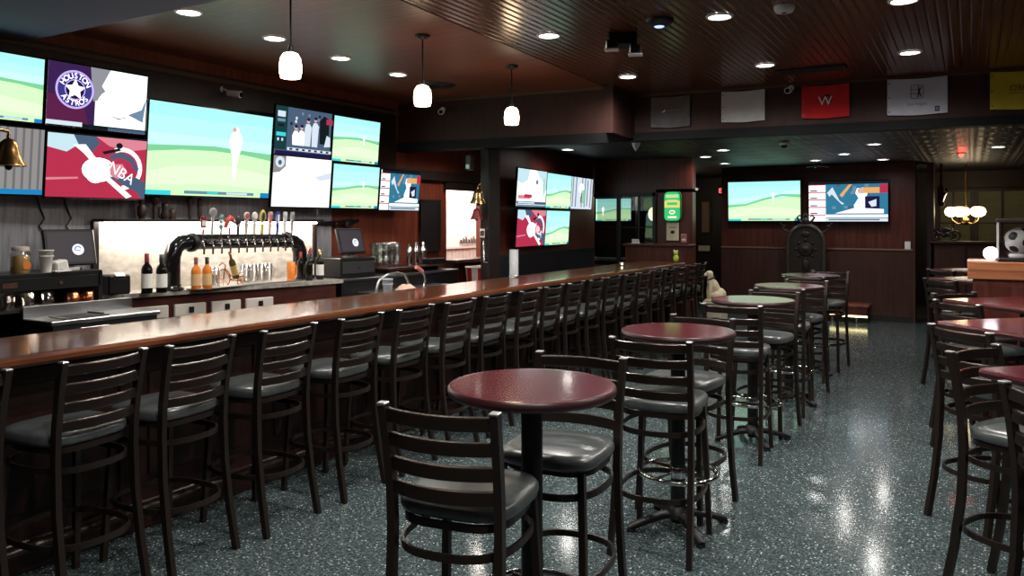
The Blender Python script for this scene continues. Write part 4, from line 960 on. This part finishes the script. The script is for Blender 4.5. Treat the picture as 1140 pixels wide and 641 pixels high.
# wall items right of the taps
t = thing('wall_ornament', 'long dark carved ornament hung on the panelled wall under the screens', 'ornament', (-5.93,6.40,1.63), PI/2)
m = M(); m.sweep([(-.42,0,0), (-.20,0,.005), (.0,0,.01), (.18,0,.02), (.30,0,.035)], rrect(.035,.05,.012,2), up=(0,0,1), scale=[.5,.9,1,1.3,.8]); m.build('shaft', BLACKP, t)
m = M(); m.ell((.12,-.01,-.01), (.05,.02,.05), n=14, m=8); m.ell((-.05,-.01,-.005), (.035,.016,.03), n=12, m=8); m.build('carving', BLACKWOOD, t)
m = M(); m.tube([(.2,.0,.03), (.2,.01,.10)], .006, 6, up=(1,0,0)); m.build('hook', BLACKM, t)
t = thing('dark_board', 'dark blank board on the reddish wall beside the bright opening', 'board', (-5.945,8.08,1.60), PI/2)
M().box((0,0,0), (.38,.02,.62), .004).build('panel', base('blackboard', (.010,.010,.011), .5), t)
m = M(); m.box((0,-.006,.32), (.42,.02,.03), .003); m.box((0,-.006,-.32), (.42,.02,.03), .003); m.box((-.2,-.006,0), (.03,.02,.66), .003); m.box((.2,-.006,0), (.03,.02,.66), .003); m.build('frame', BLACKWOOD, t)
for k, y in enumerate((2.85,3.20,3.40)):
    t = M().tube([(-5.945,y,1.84), (-5.945,y+.03,1.75), (-5.945,y+.06,1.68), (-5.945,y+.02,1.62), (-5.94,y+.07,1.55)], .006, 6, up=(1,0,0)).build('power_cord', BLACKP)
    tag(t, ('leftmost','middle','rightmost')[k] + ' black cord hanging on the grey wall under the screens', 'cord', 'hanging cords')
# kitchen side
t = thing('wall_lettering', 'dark script lettering on the bright cream wall beyond the opening', 'lettering', (-6.90,10.50,1.335), PI/2)
m = M()
for k in range(9): m.tube([(-.34+k*.075, 0, -.025), (-.325+k*.075,0,.03+.025*(k*7 % 3)), (-.300+k*.075,0,.028), (-.305+k*.075,0,-.02), (-.275+k*.075,0,-.028+.01*(k % 2))], .010, 6, up=(0,1,0))
m.build('script', base('sepia', (.10,.07,.06), .6), t)
t = thing('striped_bucket', 'red and white striped container below the bright opening', 'container', (-5.55,8.60,.62))
m = M(); n = 24
for k in range(n):
    a0, a1 = 2*PI*k/n, 2*PI*(k+1)/n; m.cur = (k//2) % 2
    m.poly([(.13*math.cos(a0),.13*math.sin(a0),0), (.13*math.cos(a1),.13*math.sin(a1),0), (.17*math.cos(a1),.17*math.sin(a1),.44), (.17*math.cos(a0),.17*math.sin(a0),.44)])
m.build('body', [base('bright_red', (.55,.02,.03), .5), PAPER], t); M().tube([(.17*math.cos(2*PI*k/24), .17*math.sin(2*PI*k/24), .44) for k in range(24)], .008, 8, closed=True).build('rim', PAPER, t)
t = thing('white_crate', 'pale crate beside the striped container below the opening', 'crate', (-5.62,9.02,.62)); M().box((0,0,.22), (.30,.32,.44), .01).build('box', PAPER, t); M().box((.153,0,.36), (.006,.14,.05), .002).build('hand_hold', base('cream_shadow', (.5,.45,.4), .6), t)
t = thing('low_cabinet', 'dark low cabinet below the bright opening', 'cabinet', (-5.62,8.75,0)); M().box((0,0,.30), (.60,1.0,.60), .008).build('body', BLACKWOOD, t); d = M().box((.306,-.24,.30), (.014,.46,.52), .004).build('door', BLACKWOOD, t); M().box((.318,-.06,.36), (.016,.02,.10), .003).build('handle', STEEL, d)
# bells
def bell(lab, loc, mat, s=1., bracket=(0,.10,.0)):
    t = thing('bell', lab, 'bell', loc, 0, 'wall bells')
    M().lathe([(.10*s,0), (.098*s,.012*s), (.075*s,.05*s), (.060*s,.10*s), (.052*s,.14*s), (.030*s,.165*s), (.010*s,.172*s), (.012*s,.19*s)], n=28).build('dome', mat, t)
    m = M(); m.ell((0,0,-.005*s), (.022*s,.022*s,.022*s), n=12, m=8); m.build('clapper', BLACKM, t)
    b = Vector(bracket); m = M(); m.tube([(0,0,.185*s), (0,0,.215*s), b*.5+Vector((0,0,.23*s)), b+Vector((0,0,.20*s)), b+Vector((0,0,.10*s))], .010*s, 8, up=(b.y,-b.x,.01)); m.build('bracket', mat, t)
AGED = base('aged_brass', (.42,.24,.09), .28, 1)
bell('aged brass bell hanging at the left picture edge before a screen', (-4.745,2.40,1.975), AGED, .92, (-.02,-.26,0))
struct(M().box((-4.77,2.07,1.55), (.16,.16,3.1), .01), 'trim_17', BLACKWOOD)
bell('polished brass bell on the black pillar left of the far screens', (-4.90,7.58,1.86), BRASS, .95, (0,.10,0))
bell('small dark red bell under the brass bell on the pillar', (-4.93,7.60,1.68), base('dark_red_enamel', (.22,.02,.02), .3), .75, (-.01,.085,0))
t = thing('wall_speaker', 'small dark box high on the pillar', 'speaker', (-5.02,7.60,2.34)); M().box((0,0,0), (.07,.10,.17), .01).build('case', DARKGREY, t); M().box((0,-.053,-.05), (.05,.006,.05), .002).build('grille', STEEL, t)
t = thing('cup_dispenser', 'chrome dispenser with lever on the pillar beside the screens', 'dispenser', (-4.85,7.60,1.20))
M().box((0,.03,.32), (.09,.07,.12), .01).build('head', CHROME, t); M().box((.0,-.006,.32), (.05,.008,.06), .003).build('window', GLOSSBLACK, t)
m = M(); m.tube([(0,.03,.26), (0,.03,.02), (.03,.0,-.02), (.10,-.02,-.02)], .015, 10, up=(0,1,0)); m.build('spout', CHROME, t)
t = thing('beer_cylinder', 'clear upright cylinder standing at the back edge of the bar', 'dispenser', (-4.14,7.10,1.07)); M().lathe([(.048,.012), (.048,.29), (.044,.29), (.044,.02)], n=22, caps=False).build('tube', base('lit_acrylic', (.75,.78,.82), .1, .0, 0, .5, .55), t); M().lathe([(.058,0), (.058,.014), (.048,.016)], n=22).build('foot', CHROME, t)
t = thing('figurine', 'small yellow-green frog-like figurine at the far end of the bar', 'figurine', (-3.62,10.80,1.07))
GRN = base('lime_glaze', (.45,.60,.08), .3)
m = M(); m.ell((0,0,.06), (.04,.035,.055), n=14, m=8); m.ell((0,-.005,.135), (.034,.03,.03), n=14, m=8); m.build('body', GRN, t); m = M(); m.ell((-.022,-.01,.165), (.014,.014,.014), n=10, m=6); m.ell((.022,-.01,.165), (.014,.014,.014), n=10, m=6); m.build('eyes', PAPER, t)
t = thing('tea_light', 'small glowing candle glass on the bar near its far end', 'candle', (-3.95,9.6,1.07)); M().lathe([(.026,0), (.034,.05), (.031,.05), (.025,.008)], n=16, caps=False).build('glass', CLEAR, t); M().ell((0,0,.028), (.012,.012,.016), n=10, m=8).build('flame', em((1,.8,.5),8), t)

# ================================================================ WINDOW WALL, SIGN, DOG
t = thing('can_sign', 'glowing green and yellow can-shaped sign on the window wall', 'sign', (-3.925,11.58,1.885))
out = []
for a, b in rrect(.27,.46,.07,5): out.append((a,b))
m = M(); m.prism(out, 0, .05, Matrix.Rotation(PI/2,4,'X') @ Matrix.Identity(4)); m.build('case', base('green_tin', (.02,.20,.06), .4), t)
m = M(); nm = [em((.05,.62,.20),.9), em((.85,.75,.20),.9), em((.55,.85,.35),.9), em((.85,.95,.7),1.0)]
inner = rrect(.245,.435,.06,5); m.poly([(a,-.0505,b) for a, b in inner])
m.cur = 1; m.poly([(a,-.051,b) for a, b in [(-.122,-.02),(.122,-.02),(.122,.08),(.06,.10),(-.06,.10),(-.122,.08)]]); m.cur = 2; m.poly([(a,-.051,b) for a, b in bx(-.1,.13,.1,.18)]); m.cur = 0; m.poly([(a,-.0515,b) for a, b in bx(-.08,.02,.08,.06)])
m.cur = 3; m.poly([(a,-.0515,b) for a, b in circ(.0,-.09,.05,20,.035)]); m.poly([(a,-.0515,b) for a, b in bx(-.07,-.18,.07,-.15)]); m.cur = 0; m.poly([(a,-.052,b) for a, b in bx(-.03,-.10,.03,-.08)])
m.build('lit_face', nm, t)
t = thing('framed_notice', 'pale paper notice with a dark mark under the can sign', 'notice', (-3.935,11.59,1.50)); M().box((0,0,0), (.22,.012,.30), .003).build('frame', BLACKWOOD, t); m = M(); m.box((0,-.0075,0), (.195,.003,.275)); m.build('paper', base('cream_paper', (.78,.68,.48), .8), t); m = M(); m.poly([(a,-.0095,b) for a, b in circ(0,-.01,.035,16,.025)]); m.poly([(a,-.0095,b) for a, b in bx(-.06,.06,.06,.07)]); m.build('mark', INK, t)
t = thing('framed_notice', 'small pink card on the dark panel beside the ledge', 'notice', (-3.70,11.40,1.40)); M().box((0,0,0), (.09,.012,.13), .003).build('card', base('pink_card', (.45,.14,.16), .7), t); M().box((0,-.007,-.02), (.06,.002,.03)).build('print', PAPER, t)
t = thing('card_holder', 'small white card stand on the ledge under the can sign', 'card', (-4.45,11.36,1.313)); M().box((0,0,.035), (.12,.01,.07), .002, Matrix.Rotation(.3,3,'X')).build('card', PAPER, t); M().box((0,0,.004), (.13,.05,.008), .002).build('foot', WHITEP, t)
# things seen through the window
t = thing('globe_lamp', 'round warm lamp seen through the interior window', 'lamp', (-5.50,15.0,1.80)); M().ell((0,0,0), (.10,.10,.14), n=20, m=12).build('globe', em((1,.8,.5),3), t); m = M(); m.tube([(0,0,.13), (0,0,.82)], .008, 8, up=(0,1,0)); m.build('rod', BRASS, t)
t = thing('side_table', 'pale cluttered counter seen through the interior window', 'table', (-5.6,13.0,0)); M().box((0,0,.98), (1.6,.5,.04), .006).build('top', base('pale_top', (.35,.34,.33), .4), t); M().box((0,0,.48), (1.5,.4,.96)).build('body', BLACKWOOD, t)
# dog on its pedestal
t = thing('pedestal', 'pale box pedestal under the cream dog at the end of the bar', 'pedestal', (-3.28,11.55,0)); M().box((0,0,.22), (.30,.34,.44), .01).build('box', base('pale_pedestal', (.50,.46,.36), .6), t); M().box((0,0,.452), (.34,.38,.024), .006).build('top', base('pale_pedestal', (.50,.46,.36), .6), t)
dog = thing('dog', 'cream dog sitting at the far end of the bar, dark collar', 'dog', (-3.28,11.55,.464), PI + R(32))   # faces local +X
m = M()
Qy = lambda d: Matrix.Rotation(R(d), 3, 'Y')
m.ell((-.06,0,.105), (.115,.105,.105)); m.ell((.005,0,.20), (.085,.085,.15), Qy(18)); m.ell((.05,0,.29), (.062,.066,.085), Qy(10))
m.ell((.062,0,.365), (.045,.048,.06)); m.ell((.075,0,.412), (.056,.052,.050)); m.ell((.135,0,.398), (.052,.028,.026), Qy(8)); m.ell((.178,0,.395), (.016,.018,.016))
for s_ in (-1,1):
    m.ell((-.02,s_*.085,.075), (.09,.045,.075)); m.ell((.05,s_*.095,.018), (.07,.028,.020))
    m.ell((.075,s_*.045,.16), (.032,.030,.15), Qy(-3)); m.ell((.098,s_*.045,.016), (.045,.028,.018)); m.ell((.055,s_*.056,.40), (.026,.014,.05), Qy(8))
m.ell((-.16,.03,.03), (.09,.022,.022), Qy(-6))
o = m.build('body', CREAM, dog)
md = o.modifiers.new('fuse', 'REMESH'); md.mode = 'VOXEL'; md.voxel_size = .009; md.use_smooth_shade = True
md = o.modifiers.new('soft', 'SMOOTH'); md.iterations = 6
m = M(); m.tube([(.056+.056*math.cos(2*PI*k/28), .058*math.sin(2*PI*k/28), .345 - .02*math.cos(2*PI*k/28)) for k in range(28)], .010, 8, closed=True); m.build('collar', base('dark_leather', (.03,.015,.01), .5), dog)
m = M(); m.ell((.192,0,.402), (.010,.012,.009), n=10, m=6); m.build('nose', BLACKP, dog)
m = M(); m.ell((.118,.032,.425), (.008,.008,.008), n=10, m=6); m.ell((.118,-.032,.425), (.008,.008,.008), n=10, m=6); m.build('eyes', BLACKP, dog)

# ================================================================ FAR WALL ITEMS
t = thing('exit_sign', 'red lit exit sign half hidden behind the far wall end', 'sign', (-4.045,15.0,2.24)); M().box((0,.02,0), (.30,.05,.20), .006).build('case', BLACKP, t)
vs, fs = text_polys('EXIT', .13); M().add([(a, -.0065, b) for a, b, _ in vs], fs).build('letters', em((1,.10,.12),3), t)
t = thing('exit_bracket_lamp', 'small white wall lamp in the dark passage left of the exit sign', 'lamp', (-4.75,15.4,2.30)); M().box((0,0,0), (.12,.08,.06), .01).build('housing', WHITEP, t); M().tube([(0,0,.03), (0,0,.32)], .01, 8, up=(0,1,0)).build('rod', BLACKM, t)
t = thing('poster', 'narrow pale framed poster in the dark passage', 'poster', (-5.12,YB-.07,1.75)); M().box((0,0,0), (.26,.03,.80), .004).build('frame', BLACKWOOD, t); M().box((0,-.017,0), (.16,.004,.68)).build('print', base('tan_print', (.35,.24,.18), .7), t)
t = thing('notice_board', 'small white notice low in the dark passage', 'notice', (-5.15,YB-.08,1.05)); M().box((0,0,0), (.30,.02,.16), .003).build('backing', BLACKWOOD, t); M().box((0,-.012,0), (.26,.004,.12)).build('paper', PAPER, t)
t = thing('light_switch', 'white switch plate at the right end of the far wall', 'switch', (-.88,14.275,1.26)); M().box((0,-.003,0), (.085,.008,.13), .002).build('plate', WHITEP, t); M().box((0,-.009,0), (.03,.006,.06), .002).build('rocker', PAPER, t)
# carved arched panel
CARV = grain('dark_carved_oak', (.009,.006,.005), (.020,.014,.011), (6,6,2), .4, noise=5)
t = thing('carved_arch', 'tall dark carved arched panel between the two far televisions', 'panel', (-2.41,13.98,0))
def arch(w_, zb, zs, n=20):
    pts = [(-w_/2,zb), (w_/2,zb), (w_/2,zs)]
    for k in range(1, n): a = PI*k/n; pts.append((w_/2*math.cos(a), zs + w_/2*1.05*math.sin(a)))
    pts.append((-w_/2,zs)); return pts
TX = Matrix.Rotation(PI/2, 4, 'X')
m = M(); m.prism(arch(.58,.05,1.28), -.06, .0, TX); m.build('panel', CARV, t)
pts = [(-.29,0,.05), (-.29,0,.7), (-.29,0,1.28)] + [(.29*math.cos(PI-PI*k/20), 0, 1.28+.305*math.sin(PI*k/20)) for k in range(1,20)] + [(.29,0,1.28), (.29,0,.7), (.29,0,.05)]
m = M(); m.tube(pts, .036, 12, up=(0,1,0)); m.build('moulding', grain('rubbed_oak_edge', (.028,.022,.018), (.05,.042,.036), (6,6,2), .32, noise=5), t)
m = M(); m.lathe([(.10,0), (.115,.012), (.10,.024), (.07,.012), (.05,.03), (.01,.034)], (0,-.005,1.18), 28, (0,-1,0))
for k in range(8):
    a = k*PI/4; m.ell((.155*math.cos(a), -.012, 1.18+.155*math.sin(a)), (.026,.012,.026), n=10, m=6)
m.ell((0,-.01,.90), (.06,.014,.10), n=12, m=8); m.ell((0,-.01,1.44), (.07,.014,.05), n=12, m=8); m.build('medallion', CARV, t)
m = M(); m.ell((0,-.0,1.66), (.06,.04,.07), n=14, m=8); m.ell((0,0,1.75), (.035,.03,.055), n=12, m=8)
for s_ in (-1,1): m.tube([(s_*.03,0,1.62), (s_*.10,0,1.66), (s_*.14,0,1.72), (s_*.10,0,1.76), (s_*.07,0,1.73)], .020, 8, up=(0,1,0), scale=[1,1,.9,.7,.5])
m.build('crest', CARV, t)
for s_ in (-1,1): 
    m = M(); m.tube([(s_*.27,0,1.46), (s_*.34,0,1.50), (s_*.39,0,1.55), (s_*.37,0,1.59), (s_*.34,0,1.57)], .016, 8, up=(0,1,0), scale=[1.2,1,.9,.8,.6]); m.ell((s_*.41,0,1.60), (.014,.014,.03), n=10, m=6); m.build('scroll', CARV, t)
m = M(); m.box((0,0,.05), (.72,.34,.10), .012); m.build('base', CARV, t)
# bench with light strip
t = thing('bench', 'low reddish bench with a glowing strip along its bottom, by the far wall', 'bench', (-1.71,13.95,0))
M().box((0,0,.285), (.62,.46,.035), .008).build('seat', PANEL_RED, t); M().box((0,.0,.20), (.57,.42,.13), .004).build('box', PANEL, t)
M().box((0,-.205,.115), (.57,.03,.025), .004).build('light_strip', em((1,.88,.42),4.5), t)
for sx in (-.25,.12): M().box((sx,-.17,.05), (.025,.04,.10), .003).build('leg', STEEL, t)
for sx in (-.25,.25): M().box((sx,.17,.07), (.04,.04,.14), .003).build('leg', BLACKM, t)

# ================================================================ RIGHT SIDE: CABINET, BALL CASE, LAMPS
t = thing('display_cabinet', 'dark cabinet with thick knotty oak top at the right', 'cabinet', (.74,7.95,-.02))
M().box((0,0,1.265), (1.52,.62,.15), .008).build('top', OAK, t, 'thick knotty oak top')
M().box((.01,.0,.61), (1.46,.56,1.18), .006).build('body', PANEL, t)
for k in range(3): 
    d = M().box((-.48+.48*k,-.285,.64), (.44,.02,1.0), .006).build('door', PANEL, t); M().box((-.30+.48*k,-.30,.75), (.02,.02,.10), .003).build('handle', BLACKM, d)
t = thing('display_case', 'clear box case holding a ball on the oak cabinet', 'display case', (.36,7.83,1.32))
M().box((0,0,.012), (.32,.32,.024), .004).build('base', BLACKP, t)
m = M()
for s_ in (-1,1): m.box((s_*.155,0,.175), (.005,.31,.30)); m.box((0,s_*.155,.175), (.305,.005,.30))
m.box((0,0,.327), (.315,.315,.005)); m.build('panes', CLEAR, t)
m = M()
for sx in (-1,1):
    for sy in (-1,1): m.box((sx*.157,sy*.157,.175), (.008,.008,.31))
m.build('edges', base('acrylic_edge', (.50,.50,.52), .3), t); M().box((0,0,.345), (.34,.34,.03), .006).build('lid', BLACKWOOD, t)
t = thing('soccer_ball', 'black and white football inside the clear case', 'ball', (.36,7.83,1.495))
import bmesh
bm = bmesh.new(); bmesh.ops.create_icosphere(bm, subdivisions=5, radius=.112)
ico = bmesh.new(); bmesh.ops.create_icosphere(ico, subdivisions=1, radius=1); iv = [Euler((.5,.35,.2)).to_matrix() @ v.co.normalized() for v in ico.verts]; ico.free()
for f in bm.faces:
    c = f.calc_center_median().normalized(); f.material_index = 1 if max(c.dot(k) for k in iv) > math.cos(.335) else 0; f.smooth = True
me = bpy.data.meshes.new('cover'); bm.to_mesh(me); bm.free(); me.materials.append(base('ball_white', (.72,.72,.72), .35)); me.materials.append(base('ball_black', (.012,.012,.014), .35))
o = bpy.data.objects.new('cover', me); COL.objects.link(o); o.parent = t
m = M(); m.tube([(.06*math.cos(2*PI*k/24), .06*math.sin(2*PI*k/24), -.128) for k in range(24)], .022, 10, closed=True); m.build('stand_ring', WHITEP, t)
t = thing('globe_lamp', 'glowing white globe lamp on the oak cabinet beside the ball', 'lamp', (.15,7.74,1.32)); M().ell((0,0,.068), (.056,.056,.056), n=20, m=12).build('globe', em((1,.93,1),5), t); M().lathe([(.035,0), (.035,.012), (.02,.016)], n=18).build('foot', WHITEP, t)
t = thing('paper_sheet', 'white papers lying at the corner of the oak cabinet', 'papers', (.05,7.72,1.32), .2); M().box((0,0,.004), (.13,.09,.008), .002).build('sheets', PAPER, t); M().box((.02,.0,.010), (.08,.06,.004), .001).build('top_sheet', WHITEP, t)
for x, y, lab in ((.02,9.14,'white menu card lying on the fourth square table'), (-.02,10.84,'white menu card lying on the farthest square table')):
    tag(M().box((0,0,.005), (.20,.28,.008), .002, Matrix.Rotation(R(45),3,'Z')).build('menu_card', PAPER), lab, 'menu', 'menu cards', (x, y, 1.0705))
# chandelier
t = thing('chandelier', 'glowing chandelier of several glass globes before the shuttered window', 'chandelier', (-.06,15.3,1.64))
m = M(); m.tube([(0,0,-.02), (0,0,.98)], .014, 10, up=(0,1,0)); m.ell((0,0,.02), (.05,.05,.07), n=14, m=8); m.build('stem', BRASS, t)
for k in range(5):
    a = 2*PI*k/5 + .5; d = Vector((math.cos(a), math.sin(a), 0))
    m = M(); m.tube([d*.03, d*.12+Vector((0,0,-.03)), d*.20+Vector((0,0,.03)), d*.22+Vector((0,0,.09))], .010, 8, up=(-d.y,d.x,.01)); ar = m.build('arm', BRASS, t)
    m = M(); m.lathe([(.03,-.08), (.085,-.045), (.105,.01), (.085,.065), (.05,.09)], d*.22+Vector((0,0,.17)), 18); m.build('glass_shade', em((1,.80,.50),5), ar)
lamp('POINT', 'chandelier_glow', (-.06,15.3,1.95), 15, (1,.75,.45), shadow_soft_size=.15)
# motorcycle model on the half wall
t = thing('motorcycle_model', 'dark model motorcycle standing on the half wall ledge', 'model', (-.36,14.56,1.335), .15)
for x in (-.15,.15):
    m = M(); m.tube([(x+.075*math.cos(2*PI*k/24), 0, .085+.075*math.sin(2*PI*k/24)) for k in range(24)], .012, 8, up=(0,1,0), closed=True); m.lathe([(.02,-.01), (.02,.01)], (x,0,.085), 12, (0,1,0))
    for k in range(3): a = k*PI/3; m.tube([(x-.07*math.cos(a),0,.085-.07*math.sin(a)), (x+.07*math.cos(a),0,.085+.07*math.sin(a))], .003, 6, up=(0,1,0))
    m.build('wheel', BLACKM, t)
m = M(); m.ell((0,0,.18), (.09,.035,.035), n=14, m=8); m.ell((-.12,0,.185), (.08,.03,.02), n=14, m=8); m.ell((0,0,.10), (.06,.04,.05), n=14, m=8); m.build('body', base('dark_blue_paint', (.02,.025,.05), .2), t)
m = M(); m.tube([(.15,0,.085), (.10,0,.22), (.08,.06,.25)], .007, 8, up=(0,1,0)); m.tube([(.10,0,.22), (.08,-.06,.25)], .007, 8, up=(0,1,0)); m.tube([(-.15,.03,.07), (.05,.03,.06)], .010, 8); m.build('fork_and_exhaust', CHROME, t)
t = thing('wall_trophy', 'small shiny ornament high on the dark wall right of the televisions', 'ornament', (-.40,14.9,1.98)); m = M(); m.tube([(0,0,0), (.02,0,.10), (.06,0,.18), (.05,0,.24)], .022, 8, up=(0,1,0), scale=[.6,1.2,1,.4]); m.build('figure', CHROME, t); M().box((-.02,.06,.1), (.10,.10,.34), .02).build('backing', BLACKWOOD, t); M().box((-.02,.06,.46), (.04,.04,.40)).build('hanger', BLACKWOOD, t)
struct(M().box((-.56,14.75,1.31), (.10,.5,2.62)), 'trim_18', BLACKWOOD)

# ================================================================ LIGHT
lamp('AREA', 'kitchen_light', (-6.5,9.5,2.6), 120, (1,.95,.9), shape='RECTANGLE', size=.5, size_y=3.0)
wd = bpy.data.worlds.new('World'); scene.world = wd; wd.use_nodes = True
wd.node_tree.nodes['Background'].inputs['Color'].default_value = (.5,.55,.65,1); wd.node_tree.nodes['Background'].inputs['Strength'].default_value = .02

lamp('SPOT', 'downlight', (-5.25,8.15,2.58), 40, (1,.9,.8), spot_size=R(160), spot_blend=.9, shadow_soft_size=.05)  # unseen spot without a fixture, added to brighten the reddish wall by the opening
lamp('POINT', 'room_fill', (-5.0,14.8,2.1), 12, (1,.8,.55), shadow_soft_size=.1)  # added without a fixture to warm the room behind the window
lamp('POINT', 'shelf_fill', (-5.62,3.0,1.16), 1.2, (1,.8,.6), shadow_soft_size=.03)  # added point light, no fixture, brightens the glasses and copper mugs
# ================================================================ CAMERA
cd = bpy.data.cameras.new('camera'); cam = bpy.data.objects.new('camera', cd); COL.objects.link(cam)
F = 870.
cd.sensor_width = 36; cd.lens = 36*F/1140; cd.shift_y = -74.5/1140; cd.clip_start = .05
cam.location = (0,0,1.66); cam.rotation_euler = (PI/2, 0, math.atan(510/F))
scene.camera = cam
vs_ = scene.view_settings; vs_.view_transform = 'Standard'; vs_.look = 'None'; vs_.gamma = 1; vs_.use_curve_mapping = False; vs_.exposure = .12
scene.cycles.sample_clamp_indirect = 4; scene.cycles.max_bounces = 8; scene.cycles.transparent_max_bounces = 16
